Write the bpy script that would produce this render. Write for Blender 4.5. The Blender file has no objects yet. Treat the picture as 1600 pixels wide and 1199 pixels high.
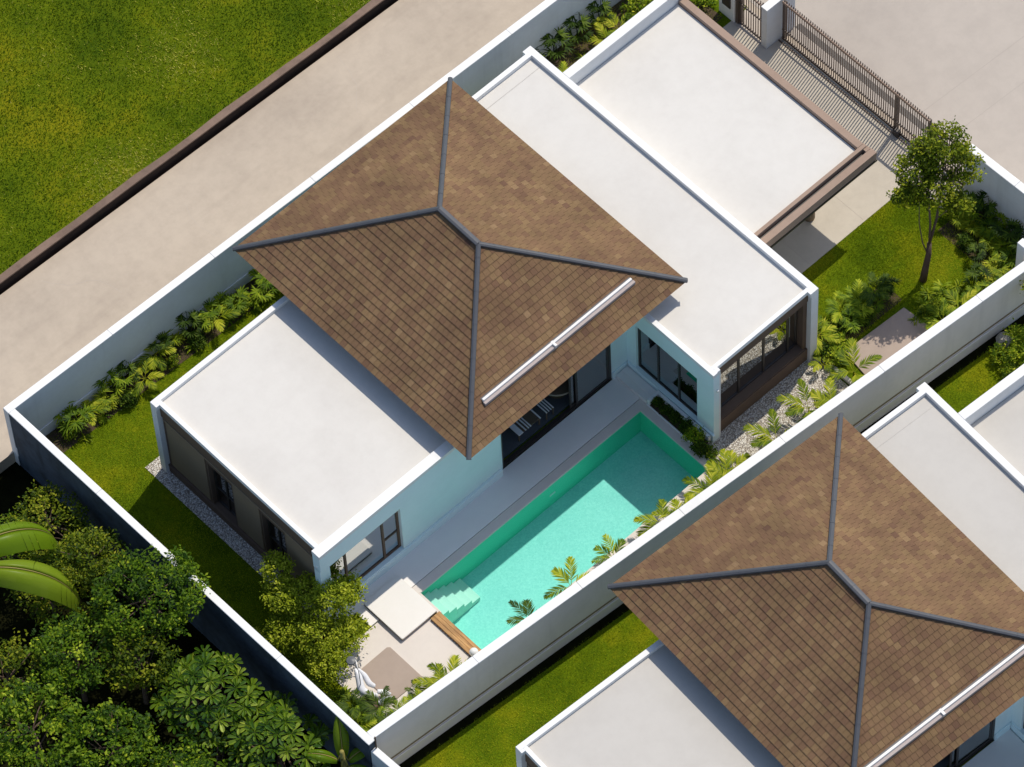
import bpy, bmesh, math, random
from mathutils import Vector, Matrix
R = random.Random(7)
S = bpy.context.scene
C = S.collection
# ------------------------------------------------------------------ camera
cam = bpy.data.objects.new('camera', bpy.data.cameras.new('camera'))
C.objects.link(cam); S.camera = cam
cam.location = (-39.7843, -61.8326, 119.1438)
cam.rotation_euler = (0.5598206, 0.0339572, -0.7554914)
cam.data.sensor_width = 36.0; cam.data.sensor_fit = 'HORIZONTAL'
cam.data.lens = 8071.8 / 1600 * 36
cam.data.clip_start = 1.0; cam.data.clip_end = 1500
# ------------------------------------------------------------------ light
SUN = Vector((0.57, 0.145, 1.0)).normalized()
EL = math.asin(SUN.z); AZ = math.atan2(SUN.x, SUN.y)
W = bpy.data.worlds.new("World"); S.world = W; W.use_nodes = True
nt = W.node_tree; bg = nt.nodes['Background']
sky = nt.nodes.new('ShaderNodeTexSky'); sky.sky_type = 'NISHITA'; sky.sun_disc = False
sky.sun_elevation = EL; sky.sun_rotation = AZ
nt.links.new(sky.outputs[0], bg.inputs[0]); bg.inputs[1].default_value = 0.135
sun = bpy.data.objects.new('sun', bpy.data.lights.new('sun', 'SUN')); C.objects.link(sun)
sun.data.energy = 3.45; sun.data.angle = math.radians(0.5); sun.data.color = (1.0, 0.925, 0.80)
sun.rotation_euler = SUN.to_track_quat('Z', 'Y').to_euler()
S.view_settings.view_transform = 'Standard'; S.view_settings.look = 'None'
S.view_settings.exposure = 0.0; S.view_settings.gamma = 1.0
try:
    S.cycles.max_bounces = 8; S.cycles.transparent_max_bounces = 12
except Exception: pass

# ------------------------------------------------------------------ materials
def hexc(r, g, b):
    f = lambda c: ((c/255+0.055)/1.055)**2.4 if c/255 > 0.04045 else c/255/12.92
    return (f(r), f(g), f(b), 1)
def mat(name):
    m = bpy.data.materials.new(name); m.use_nodes = True
    n = m.node_tree.nodes; l = m.node_tree.links
    return m, n, l, n['Principled BSDF']
def node(n, typ, **kw):
    x = n.new(typ)
    for k, v in kw.items(): setattr(x, k, v)
    return x
def noise(n, l, scale, detail=4, rough=0.6, vec=None):
    t = n.new('ShaderNodeTexNoise'); t.inputs['Scale'].default_value = scale
    t.inputs['Detail'].default_value = detail; t.inputs['Roughness'].default_value = rough
    if vec: l.new(vec, t.inputs['Vector'])
    return t.outputs['Fac']
def ramp(n, l, fac, stops):
    r = n.new('ShaderNodeValToRGB'); e = r.color_ramp.elements
    while len(e) < len(stops): e.new(0.5)
    for k, (p, c) in enumerate(stops): e[k].position = p; e[k].color = c
    l.new(fac, r.inputs[0]); return r.outputs[0]
def mixc(n, l, a, b, fac, mode='MIX'):
    m = n.new('ShaderNodeMix'); m.data_type = 'RGBA'; m.blend_type = mode
    for s, v in ((m.inputs[6], a), (m.inputs[7], b), (m.inputs[0], fac)):
        if hasattr(v, 'is_linked') or hasattr(v, 'links'): l.new(v, s)
        else: s.default_value = v
    return m.outputs[2]
def bump(n, l, h, strength, dist=0.01):
    b = n.new('ShaderNodeBump'); b.inputs['Strength'].default_value = strength
    b.inputs['Distance'].default_value = dist; l.new(h, b.inputs['Height']); return b.outputs[0]
def geo(n):
    return n.new('ShaderNodeTexCoord').outputs['Object']
def mapped(n, l, scale, rot=(0, 0, 0), src=None):
    mp = n.new('ShaderNodeMapping'); mp.inputs['Scale'].default_value = scale; mp.inputs['Rotation'].default_value = rot
    l.new(src or geo(n), mp.inputs[0]); return mp.outputs[0]

def weathered(name, c, c2, rough=0.85, s1=0.35, s2=6.0, fine=40, amt=0.35, spec=0.3, bstr=0.15, streak=None):
    """painted or cast surface: broad stains, small blotches and grain"""
    m, n, l, p = mat(name)
    g = geo(n)
    a = ramp(n, l, noise(n, l, s1, 5, 0.6, g), [(0.42, (0, 0, 0, 1)), (0.68, (1, 1, 1, 1))])
    b = ramp(n, l, noise(n, l, s2, 6, 0.7, g), [(0.40, (0, 0, 0, 1)), (0.75, (1, 1, 1, 1))])
    k = mixc(n, l, a, b, 0.45)
    f = n.new('ShaderNodeMath'); f.operation = 'MULTIPLY'; f.inputs[1].default_value = amt
    l.new(k, f.inputs[0])
    col = mixc(n, l, c, c2, f.outputs[0])
    if streak:
        sv = noise(n, l, 1.0, 3, 0.5, mapped(n, l, streak))
        col = mixc(n, l, col, c2, ramp(n, l, sv, [(0.55, (0, 0, 0, 1)), (0.8, (.5, .5, .5, 1))]))
    l.new(col, p.inputs['Base Color'])
    p.inputs['Roughness'].default_value = rough; p.inputs['Specular IOR Level'].default_value = spec
    l.new(bump(n, l, noise(n, l, fine, 4, 0.6, g), bstr), p.inputs['Normal'])
    return m
M = {}
M['white'] = weathered('white_plaster', (.84, .84, .83, 1), (.62, .62, .60, 1), amt=.35, s1=1.2, s2=9)
M['sidewhite'] = weathered('pale_render', (.72, .74, .76, 1), (.52, .52, .52, 1), amt=.4, s1=.8, s2=5, streak=(3.0, 3.0, .25))
M['cyanshade'] = weathered('cyan_shade_white_paint', (.76, .91, .93, 1), (.62, .75, .78, 1), amt=.35, s1=1.2, s2=6)  # white walls; cyan of the shade and pool bounce mixed into the colour
M['greywall'] = weathered('grey_render', (.76, .70, .68, 1), (.58, .53, .51, 1), amt=.5, s1=.7, s2=4, streak=(3.0, 3.0, .25))
M['shadewall'] = weathered('shade_blue_mottled_render', (.07, .095, .13, 1), (.015, .018, .02, 1), rough=.9, amt=.9, s1=.9, s2=3, streak=(2.5, 2.5, .4))  # white wall with its blue-black shade painted in, plus algal mottling
M['membrane'] = weathered('roof_screed', (.685, .66, .615, 1), (.54, .51, .47, 1), rough=.9, amt=.5, s1=.5, s2=3.2, fine=60)
M['membrane2'] = weathered('roof_screed_old', (.56, .535, .495, 1), (.42, .395, .36, 1), rough=.9, amt=.45, s1=.4, s2=2.6, fine=60)
M['brown'] = weathered('taupe_render', (.15, .10, .07, 1), (.10, .07, .05, 1), amt=.4, s1=1.2)
M['brownlight'] = weathered('taupe_panel', (.25, .185, .12, 1), (.18, .13, .085, 1), amt=.4, s1=1.2)
M['fascia'] = weathered('taupe_fascia', (.36, .26, .20, 1), (.27, .19, .14, 1), amt=.5, s1=1.5)
M['darkmetal'] = weathered('dark_bronze_metal', (.045, .036, .032, 1), (.03, .025, .02, 1), rough=.45, spec=.5, amt=.3)
M['gatebrown'] = weathered('gate_brown_metal', (.10, .07, .055, 1), (.06, .045, .035, 1), rough=.5, spec=.5, amt=.3)
M['barbrown'] = weathered('gate_bar_paint', (.17, .115, .09, 1), (.12, .08, .06, 1), rough=.5, spec=.4, amt=.3)
M['slate'] = weathered('slate_ridge_metal', (.075, .08, .092, 1), (.05, .054, .062, 1), rough=.5, spec=.5, amt=.5, s1=2)
M['steel'] = weathered('galvanised_steel', (.82, .80, .77, 1), (.6, .58, .56, 1), rough=.35, spec=.6, amt=.3)
M['mauve'] = weathered('gutter_flange', (.42, .36, .34, 1), (.3, .26, .25, 1), rough=.6, amt=.4)
M['road'] = weathered('road_concrete', (.515, .435, .345, 1), (.345, .285, .23, 1), rough=.92, amt=.8, s1=.22, s2=2.6, fine=30, streak=(.25, 1.6, 1))
M['street'] = weathered('street_concrete', (.49, .435, .38, 1), (.34, .30, .265, 1), rough=.92, amt=.7, s1=.14, s2=1.6, fine=30)
M['driveway'] = weathered('driveway_concrete', (.54, .485, .40, 1), (.41, .365, .30, 1), rough=.9, amt=.7, s1=.7, s2=4)
M['driveway2'] = weathered('joint_mortar', (.40, .35, .31, 1), (.36, .32, .28, 1))
M['darkpaver'] = weathered('gate_apron', (.50, .44, .38, 1), (.36, .31, .27, 1), rough=.9, amt=.5)
M['terrace'] = weathered('terrace_stone', (.85, .815, .775, 1), (.73, .70, .665, 1), rough=.7, amt=.45, s1=.7, s2=4)
M['patio'] = weathered('patio_stone', (.70, .64, .58, 1), (.57, .51, .47, 1), rough=.75, amt=.4, s1=.9)
M['slabwhite'] = weathered('white_stone', (.80, .775, .73, 1), (.70, .66, .60, 1), rough=.6, amt=.35, s1=.9)
M['slabedge'] = weathered('slab_edge', (.30, .22, .16, 1), (.2, .15, .11, 1), rough=.8)
M['tan'] = weathered('tan_stone', (.40, .32, .265, 1), (.32, .25, .21, 1), rough=.8, amt=.5, s1=1.2)
M['retain'] = weathered('rusty_concrete', (.24, .165, .125, 1), (.10, .07, .055, 1), rough=.95, amt=.9, s1=.8, s2=5, streak=(.4, .4, 2))
M['kerbshade'] = weathered('shade_dark_concrete', (.035, .022, .018, 1), (.012, .010, .009, 1), rough=.9, amt=.7, s1=1, s2=5)  # near-black: the shade on the kerb face is put into the concrete colour
M['soil'] = weathered('soil', (.055, .038, .026, 1), (.11, .075, .05, 1), rough=1, amt=.9, s1=3, s2=14, fine=50, bstr=.8)
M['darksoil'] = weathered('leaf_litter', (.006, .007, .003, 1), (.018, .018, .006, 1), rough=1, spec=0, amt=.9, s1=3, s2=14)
M['bark'] = weathered('bark', (.10, .065, .045, 1), (.16, .12, .09, 1), rough=.95, amt=.8, s1=6, s2=25, bstr=.6)
M['palebark'] = weathered('pale_bark', (.22, .17, .12, 1), (.12, .09, .06, 1), rough=.95, amt=.8, s1=6, s2=25, bstr=.6)
M['interior'] = weathered('interior_floor', (.10, .11, .12, 1), (.08, .085, .09, 1), rough=.4)
M['interiorwall'] = weathered('interior_wall', (.35, .34, .33, 1), (.3, .3, .3, 1))
M['tablebrown'] = weathered('table_top', (.16, .12, .08, 1), (.12, .09, .06, 1), rough=.4)
M['rim'] = weathered('table_rim', (.5, .42, .3, 1), (.4, .33, .25, 1))
M['sculpt'] = weathered('white_glazed_fibreglass', (.80, .81, .84, 1), (.66, .67, .72, 1), rough=.35, spec=.5, amt=.3, s1=5)
M['rock'] = weathered('pale_rock', (.45, .42, .38, 1), (.25, .23, .2, 1), rough=.95, s1=3, s2=12, amt=.8, bstr=.6)
M['curtain'] = weathered('curtain_cloth', (.62, .63, .62, 1), (.5, .5, .5, 1), rough=.95)
M['green'] = weathered('green_hose', (.02, .22, .09, 1), (.02, .15, .07, 1), rough=.5)
M['grill'] = weathered('metal_grille', (.12, .13, .14, 1), (.08, .08, .09, 1), rough=.4, amt=.5, s1=8)

def m_tile():
    m, n, l, p = mat('shingle_tile')
    a = n.new('ShaderNodeAttribute'); a.attribute_name = 'rnd'
    g = geo(n)
    col = ramp(n, l, a.outputs['Fac'], [(0.0, (.145, .080, .052, 1)), (0.3, (.182, .106, .062, 1)), (0.5, (.202, .123, .068, 1)), (0.7, (.220, .142, .072, 1)), (1.0, (.275, .18, .10, 1))])
    big = ramp(n, l, noise(n, l, .9, 4, .6, g), [(.35, (.78, .76, .74, 1)), (.7, (1.12, 1.1, 1.06, 1))])
    col = mixc(n, l, col, big, 1.0, 'MULTIPLY')
    fine = ramp(n, l, noise(n, l, 45, 3, .7, g), [(.3, (.8, .8, .8, 1)), (.7, (1.15, 1.15, 1.15, 1))])
    col = mixc(n, l, col, fine, 1.0, 'MULTIPLY')
    l.new(col, p.inputs['Base Color']); p.inputs['Roughness'].default_value = .85
    p.inputs['Specular IOR Level'].default_value = .25
    l.new(bump(n, l, noise(n, l, 70, 3, .6, g), .3), p.inputs['Normal'])
    return m
M['tile'] = m_tile()

def m_leaf(name, cols, rough=.55, trans=.3, spec=.15):
    m, n, l, p = mat(name)
    a = n.new('ShaderNodeAttribute'); a.attribute_name = 'rnd'
    k = len(cols) - 1
    col = ramp(n, l, a.outputs['Fac'], [(i/k, (*c, 1)) for i, c in enumerate(cols)])
    l.new(col, p.inputs['Base Color']); p.inputs['Roughness'].default_value = rough
    p.inputs['Specular IOR Level'].default_value = spec
    t = n.new('ShaderNodeBsdfTranslucent'); l.new(col, t.inputs[0])
    mx = n.new('ShaderNodeMixShader'); mx.inputs[0].default_value = trans
    out = n['Material Output']
    l.new(p.outputs[0], mx.inputs[1]); l.new(t.outputs[0], mx.inputs[2]); l.new(mx.outputs[0], out.inputs[0])
    return m
M['leaf_bed'] = m_leaf('bed_leaf', [(.03, .075, .003), (.11, .19, .005), (.24, .33, .010), (.48, .52, .03)])
M['leaf_dark'] = m_leaf('dark_leaf', [(.010, .028, .003), (.028, .062, .004), (.06, .11, .006), (.13, .19, .012)])
M['leaf_yellow'] = m_leaf('yellow_palm_leaf', [(.05, .10, .004), (.15, .22, .006), (.33, .38, .010), (.58, .56, .05)])
M['leaf_bush'] = m_leaf('olive_leaf', [(.06, .10, .004), (.17, .23, .008), (.32, .38, .015), (.60, .62, .06)])
M['leaf_tree'] = m_leaf('tree_leaf', [(.035, .06, .003), (.11, .16, .005), (.23, .27, .008), (.45, .45, .03)])
M['leaf_j1'] = m_leaf('jungle_leaf', [(.018, .05, .003), (.07, .145, .004), (.155, .245, .006), (.42, .50, .03)])
M['leaf_j2'] = m_leaf('jungle_leaf_olive', [(.025, .055, .003), (.085, .13, .005), (.18, .23, .007), (.40, .40, .03)])
M['leaf_ros'] = m_leaf('glossy_rosette_leaf', [(.012, .045, .003), (.05, .115, .005), (.13, .21, .010), (.36, .44, .06)], rough=.3, spec=.45, trans=.2)
M['banana'] = m_leaf('banana_leaf', [(.07, .16, .006), (.12, .22, .008), (.18, .28, .010), (.26, .34, .03)], rough=.35, trans=.35)
M['midrib'] = m_leaf('midrib', [(.28, .24, .06), (.34, .28, .09)], trans=.05)
M['blade'] = m_leaf('grass_blade', [(.085, .14, .002), (.19, .27, .003), (.31, .37, .005), (.55, .56, .03)], rough=.6, trans=.3)
M['blade_field'] = m_leaf('field_grass_blade', [(.05, .10, .002), (.15, .225, .002), (.28, .33, .006), (.65, .60, .12)], rough=.6, trans=.25)

def m_grass(name, c1, c2, c3, big=.5):
    m, n, l, p = mat(name); g = geo(n)
    col = ramp(n, l, noise(n, l, 22, 5, .75, g), [(.3, c1), (.5, c2), (.72, c3)])
    bigv = ramp(n, l, noise(n, l, big, 6, .7, g), [(.33, (.50, .62, .5, 1)), (.5, (1, 1, 1, 1)), (.64, (1.75, 1.28, 1.6, 1))])
    col = mixc(n, l, col, bigv, 1.0, 'MULTIPLY')
    l.new(col, p.inputs['Base Color']); p.inputs['Roughness'].default_value = .9
    p.inputs['Specular IOR Level'].default_value = .1
    l.new(bump(n, l, noise(n, l, 30, 4, .8, g), .9, .03), p.inputs['Normal'])
    return m
M['lawn'] = m_grass('lawn_turf', (.045, .08, .002, 1), (.11, .165, .002, 1), (.19, .245, .004, 1))
M['field'] = m_grass('field_turf', (.04, .075, .001, 1), (.10, .145, .002, 1), (.20, .215, .006, 1), .3)

def m_gravel():
    m, n, l, p = mat('pebbles'); g = geo(n)
    v = n.new('ShaderNodeTexVoronoi'); v.inputs['Scale'].default_value = 26; l.new(g, v.inputs['Vector'])
    sep = n.new('ShaderNodeSeparateColor'); l.new(v.outputs['Color'], sep.inputs[0])
    col = ramp(n, l, sep.outputs[0], [(0, (.42, .37, .30, 1)), (.35, (.66, .60, .52, 1)), (.7, (.80, .76, .69, 1)), (1, (.90, .88, .84, 1))])
    d = ramp(n, l, v.outputs['Distance'], [(0.35, (1, 1, 1, 1)), (.68, (.2, .17, .15, 1))])
    col = mixc(n, l, col, d, .75, 'MULTIPLY')
    l.new(col, p.inputs['Base Color']); p.inputs['Roughness'].default_value = .8
    iv = n.new('ShaderNodeMath'); iv.operation = 'SUBTRACT'; iv.inputs[0].default_value = 1; l.new(v.outputs['Distance'], iv.inputs[1])
    l.new(bump(n, l, iv.outputs[0], 1.0, .03), p.inputs['Normal'])
    return m
M['gravel'] = m_gravel()

def m_wood():
    m, n, l, p = mat('teak_plank'); g = geo(n)
    w = noise(n, l, 1.0, 5, .6, mapped(n, l, (26, 2.0, 5)))
    w2 = noise(n, l, 3.0, 3, .6, g)
    col = ramp(n, l, w, [(.3, (.24, .115, .035, 1)), (.55, (.46, .25, .08, 1)), (.75, (.62, .38, .15, 1))])
    col = mixc(n, l, col, ramp(n, l, w2, [(.3, (.75, .75, .75, 1)), (.7, (1.15, 1.1, 1.05, 1))]), 1, 'MULTIPLY')
    l.new(col, p.inputs['Base Color']); p.inputs['Roughness'].default_value = .6
    return m
M['wood'] = m_wood()

def m_pool():
    m, n, l, p = mat('aqua_mosaic'); g = geo(n)
    v = n.new('ShaderNodeTexVoronoi'); v.inputs['Scale'].default_value = 22; v.feature = 'F1'; v.distance = 'CHEBYCHEV'
    l.new(g, v.inputs['Vector'])
    sep = n.new('ShaderNodeSeparateColor'); l.new(v.outputs['Color'], sep.inputs[0])
    col = ramp(n, l, sep.outputs[0], [(0, (.38, .69, .65, 1)), (.5, (.43, .73, .69, 1)), (1, (.49, .77, .73, 1))])
    b = ramp(n, l, noise(n, l, 1.2, 4, .6, g), [(.3, (.93, .95, .96, 1)), (.7, (1.05, 1.02, 1.02, 1))])
    col = mixc(n, l, col, b, 1, 'MULTIPLY')
    l.new(col, p.inputs['Base Color']); p.inputs['Roughness'].default_value = .5
    return m
M['pool'] = m_pool()
M['poolside'] = weathered('emerald_pool_tile', (.12, .70, .50, 1), (.10, .60, .44, 1), rough=.5, amt=.3)
M['poolstep'] = weathered('pale_pool_step', (.86, .84, .76, 1), (.7, .78, .7, 1), rough=.6, amt=.3)

def m_water():
    m, n, l, p = mat('pool_water'); g = geo(n)
    n.remove(p)
    tr = n.new('ShaderNodeBsdfTransparent'); tr.inputs[0].default_value = (.66, .955, .925, 1)
    gl = n.new('ShaderNodeBsdfGlossy'); gl.inputs['Roughness'].default_value = .03
    h = noise(n, l, 5.0, 4, .6, g)
    b = bump(n, l, h, .35, .05)
    l.new(b, gl.inputs['Normal'])
    fr = n.new('ShaderNodeFresnel'); fr.inputs[0].default_value = 1.33; l.new(b, fr.inputs['Normal'])
    mx = n.new('ShaderNodeMixShader'); l.new(fr.outputs[0], mx.inputs[0])
    l.new(tr.outputs[0], mx.inputs[1]); l.new(gl.outputs[0], mx.inputs[2])
    l.new(mx.outputs[0], n['Material Output'].inputs[0])
    return m
M['water'] = m_water()

def m_glass(name, refl, tint):
    m, n, l, p = mat(name); n.remove(p)
    tr = n.new('ShaderNodeBsdfTransparent'); tr.inputs[0].default_value = tint
    gl = n.new('ShaderNodeBsdfGlossy'); gl.inputs['Roughness'].default_value = .01; gl.inputs[0].default_value = (.9, .93, .92, 1)
    lw = n.new('ShaderNodeFresnel'); lw.inputs[0].default_value = 1.5
    ad = n.new('ShaderNodeMath'); ad.operation = 'ADD'; ad.use_clamp = True; ad.inputs[1].default_value = refl; l.new(lw.outputs[0], ad.inputs[0])
    mx = n.new('ShaderNodeMixShader'); l.new(ad.outputs[0], mx.inputs[0])
    l.new(tr.outputs[0], mx.inputs[1]); l.new(gl.outputs[0], mx.inputs[2]); l.new(mx.outputs[0], n['Material Output'].inputs[0])
    return m
M['glass'] = m_glass('coated_window_glass', .28, (.42, .46, .45, 1))
M['mirrorglass'] = m_glass('reflective_window_glass', .50, (.3, .32, .30, 1))
def m_plain(name, c, rough, **kw):
    m, n, l, p = mat(name); p.inputs['Base Color'].default_value = c; p.inputs['Roughness'].default_value = rough
    for k, v in kw.items(): p.inputs[k].default_value = v
    return m
M['globe'] = m_plain('opal_glass', (.85, .85, .83, 1), .15)

# ------------------------------------------------------------------ mesh helper (u right-up along the walls, v toward the pool side, z up; world = (u, -v, z))
class MB:
    def __init__(s): s.v = []; s.f = []; s.r = []
    def poly(s, pts, r=0.5):
        b = len(s.v); s.v += [(p[0], -p[1], p[2]) for p in pts]; s.f.append(tuple(range(b, b+len(pts)))); s.r.append(r)
    def box(s, u0, u1, v0, v1, z0, z1, r=.5):
        b = len(s.v)
        s.v += [(u, -v, z) for z in (z0, z1) for v in (v1, v0) for u in (u0, u1)]
        for q in ((0, 2, 3, 1), (4, 5, 7, 6), (0, 1, 5, 4), (2, 6, 7, 3), (0, 4, 6, 2), (1, 3, 7, 5)):
            s.f.append(tuple(b+k for k in q)); s.r.append(r)
        return s
    def prism(s, pts, z0, z1, r=.5):
        """pts in (u,v) order, any winding"""
        a = sum(pts[i][0]*pts[(i+1) % len(pts)][1]-pts[(i+1) % len(pts)][0]*pts[i][1] for i in range(len(pts)))
        if a > 0: pts = pts[::-1]          # world y is -v, so this gives counter-clockwise from above
        n = len(pts); b = len(s.v)
        s.v += [(p[0], -p[1], z0) for p in pts] + [(p[0], -p[1], z1) for p in pts]
        s.f.append(tuple(b+k for k in range(n-1, -1, -1))); s.f.append(tuple(b+n+k for k in range(n)))
        for k in range(n):
            j = (k+1) % n; s.f.append((b+k, b+j, b+n+j, b+n+k))
        s.r += [r]*(n+2); return s
    def tube(s, pts, rad, seg=8, cap=True, r=.5):
        """pts in (u,v,z)"""
        P = [Vector((p[0], -p[1], p[2])) for p in pts]
        rad = rad if isinstance(rad, (list, tuple)) else [rad]*len(P)
        b = len(s.v)
        for i, p in enumerate(P):
            t = (P[min(i+1, len(P)-1)]-P[max(i-1, 0)]).normalized()
            x = t.cross(Vector((.3, .2, 1)) if abs(t.z) < .9 else Vector((1, .1, 0))).normalized(); y = t.cross(x)
            for k in range(seg):
                a = 2*math.pi*k/seg; q = p+(x*math.cos(a)+y*math.sin(a))*rad[i]; s.v.append(tuple(q))
        for i in range(len(P)-1):
            for k in range(seg):
                j = (k+1) % seg
                s.f.append((b+i*seg+k, b+i*seg+j, b+(i+1)*seg+j, b+(i+1)*seg+k)); s.r.append(r)
        if cap:
            s.f.append(tuple(b+k for k in range(seg-1, -1, -1))); s.f.append(tuple(b+(len(P)-1)*seg+k for k in range(seg))); s.r += [r, r]
        return s
    def lathe(s, u, v, prof, seg=20, r=.5):
        b = len(s.v)
        for (rr, z) in prof:
            for k in range(seg):
                a = 2*math.pi*k/seg; s.v.append((u+rr*math.cos(a), -v+rr*math.sin(a), z))
        for i in range(len(prof)-1):
            for k in range(seg):
                j = (k+1) % seg; s.f.append((b+i*seg+k, b+i*seg+j, b+(i+1)*seg+j, b+(i+1)*seg+k)); s.r.append(r)
        s.f.append(tuple(b+k for k in range(seg-1, -1, -1))); s.f.append(tuple(b+(len(prof)-1)*seg+k for k in range(seg))); s.r += [r, r]
        return s
    def make(s, name, m, parent=None, smooth=False, attr=False, bevel=0, weld=0):
        if weld:
            seen = {}; idx = []; nv = []
            for p in s.v:
                key = tuple(round(c/weld/4) for c in p)
                if key not in seen: seen[key] = len(nv); nv.append(p)
                idx.append(seen[key])
            s.v = nv; ff = [(tuple(dict.fromkeys(idx[i] for i in f)), r) for f, r in zip(s.f, s.r)]
            ff = [x for x in ff if len(x[0]) > 2]; s.f = [x[0] for x in ff]; s.r = [x[1] for x in ff]
        me = bpy.data.meshes.new(name); me.from_pydata(s.v, [], s.f); me.materials.append(m)
        if attr:
            a = me.attributes.new('rnd', 'FLOAT', 'FACE'); a.data.foreach_set('value', s.r)
        if smooth: me.polygons.foreach_set('use_smooth', [True]*len(me.polygons))
        me.update()
        o = bpy.data.objects.new(name, me); C.objects.link(o)
        if bevel:
            b = o.modifiers.new('bevel', 'BEVEL'); b.width = bevel; b.segments = 2; b.limit_method = 'ANGLE'
        if parent: o.parent = parent
        return o
def tag(o, label=None, cat=None, group=None, kind=None):
    if label: o['label'] = label
    if cat: o['category'] = cat
    if group: o['group'] = group
    if kind: o['kind'] = kind
    return o
def empty(name, loc=(0, 0, 0), rz=0.0, **kw):
    o = bpy.data.objects.new(name, None); C.objects.link(o); o.empty_display_size = .3
    o.location = (loc[0], -loc[1], loc[2]); o.rotation_euler = (0, 0, rz); tag(o, **kw); return o
def child(o, parent):
    o.parent = parent; o.matrix_parent_inverse = parent.matrix_basis.inverted(); return o
def kids(o): return [c for c in bpy.data.objects if c.parent == o]
def copy_tree(o, parent=None, depth=0):
    c = o.copy(); C.objects.link(c); c.parent = parent
    if parent: c.matrix_parent_inverse = o.matrix_parent_inverse.copy()
    for k in kids(o): copy_tree(k, c)
    return c
def wall(mb, ax, a0, a1, t0, t1, z0, z1, holes=()):
    """wall along ax ('u' or 'v') with rectangular holes (a0,a1,z0,z1)"""
    cuts = sorted({a0, a1, *[h[0] for h in holes], *[h[1] for h in holes]})
    for p, q in zip(cuts[:-1], cuts[1:]):
        segs = [(z0, z1)]
        for h in holes:
            if h[0] <= p+1e-6 and h[1] >= q-1e-6:
                segs = [x for (s0, s1) in segs for x in ((s0, min(s1, h[2])), (max(s0, h[3]), s1)) if x[1]-x[0] > 1e-4]
        for s0, s1 in segs:
            if ax == 'u': mb.box(p, q, t0, t1, s0, s1)
            else: mb.box(t0, t1, p, q, s0, s1)

# ================================================================== SETTING
def sheet(name, rects, z, m, th=.02, kind='structure', **kw):
    mb = MB()
    for r in rects:
        if len(r) == 4 and not isinstance(r[0], tuple): mb.box(r[0], r[1], r[2], r[3], z-th, z)
        else: mb.prism(list(r), z-th, z)
    o = mb.make(name, m); tag(o, kind=kind, **kw); return o
# the ground out to the horizon
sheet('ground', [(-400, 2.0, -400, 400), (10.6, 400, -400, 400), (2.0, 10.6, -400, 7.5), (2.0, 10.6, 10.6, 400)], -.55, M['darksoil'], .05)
w1 = lambda u: -3.20+0.0212*u          # back wall, road-side face
w3 = lambda u: 10.93+0.0800*u          # party wall, pool-side face
# plot level (grass) with a hole for the pool
PU0, PU1, PV0, PV1 = 2.24, 10.36, 7.77, 10.38
def strip(u0, u1, f0, f1): return ((u0, f0(u0)), (u1, f0(u1)), (u1, f1(u1)), (u0, f1(u0)))
lawn = sheet('lawn', [strip(-2.45, PU0-.12, lambda u: w1(u)+.1, lambda u: w3(u)+.1), strip(PU1+.12, 21.95, lambda u: w1(u)+.1, lambda u: w3(u)+.1),
                      strip(PU0-.12, PU1+.12, lambda u: w1(u)+.1, lambda u: PV0-.12), strip(PU0-.12, PU1+.12, lambda u: PV1+.12, lambda u: w3(u)+.1),
                      strip(-2.45, 21.95, lambda u: w3(u)+.1, lambda u: 32+.08*u)], 0, M['lawn'], .56)
sheet('road', [strip(-40, 60, lambda u: -7.36+.0231*u, lambda u: w1(u)+.05), ((21.96, -3.0), (60, -2.0), (60, 40), (21.96, 40))], 0.0, M['road'], .5)
sheet('street_pavement', [((22.15, -1.0), (60, -1.0), (60, 40), (22.15, 40))], .006, M['street'], .004)
# hairline cracks of the road
mb = MB(); rr = random.Random(3)
for (u, v, a, n) in ((1.5, -6.9, 1.3, 9), (6.2, -4.2, -2.2, 7), (12.5, -6.8, 1.9, 8)):
    for _ in range(n):
        a += rr.uniform(-.5, .5); l = rr.uniform(.15, .4); u2, v2_ = u+math.cos(a)*l, v+math.sin(a)*l; nx, ny = -math.sin(a)*.0035, math.cos(a)*.0035
        mb.poly([(u+nx, v+ny, .002), (u2+nx, v2_+ny, .002), (u2-nx, v2_-ny, .002), (u-nx, v-ny, .002)]); u, v = u2, v2_
tag(mb.make('road_crack', M['darkpaver']), kind='structure')
# joints of the street slabs
mb = MB()
for a, b in (((22.65, 6.2), (34, 6.75)), ((22.65, 7.35), (34, 7.9))):
    d = Vector((b[0]-a[0], b[1]-a[1])).normalized(); nx, ny = -d.y*.005, d.x*.005
    mb.poly([(a[0]+nx, a[1]+ny, .0085), (b[0]+nx, b[1]+ny, .0085), (b[0]-nx, b[1]-ny, .0085), (a[0]-nx, a[1]-ny, .0085)])
tag(mb.make('pavement_joint', M['driveway2']), kind='structure')
field = sheet('field', [strip(-60, 60, lambda u: -80, lambda u: -7.64+.0231*u)], .26, M['field'], .8)
# concrete lip and drop between the field and the road
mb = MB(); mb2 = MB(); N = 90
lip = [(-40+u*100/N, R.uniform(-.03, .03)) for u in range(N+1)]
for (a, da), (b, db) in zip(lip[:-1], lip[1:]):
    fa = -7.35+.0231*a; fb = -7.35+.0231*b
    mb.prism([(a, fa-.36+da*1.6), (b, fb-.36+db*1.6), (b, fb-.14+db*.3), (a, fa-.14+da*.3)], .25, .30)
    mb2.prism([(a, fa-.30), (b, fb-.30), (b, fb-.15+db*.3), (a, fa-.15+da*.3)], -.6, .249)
kr = empty('retaining_kerb', (0, -7.6, 0), label='long brown stained concrete retaining kerb between the big field and the road', cat='kerb')
child(mb.make('kerb_top', M['retain']), kr); child(mb2.make('kerb_face', M['kerbshade']), kr)
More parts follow.
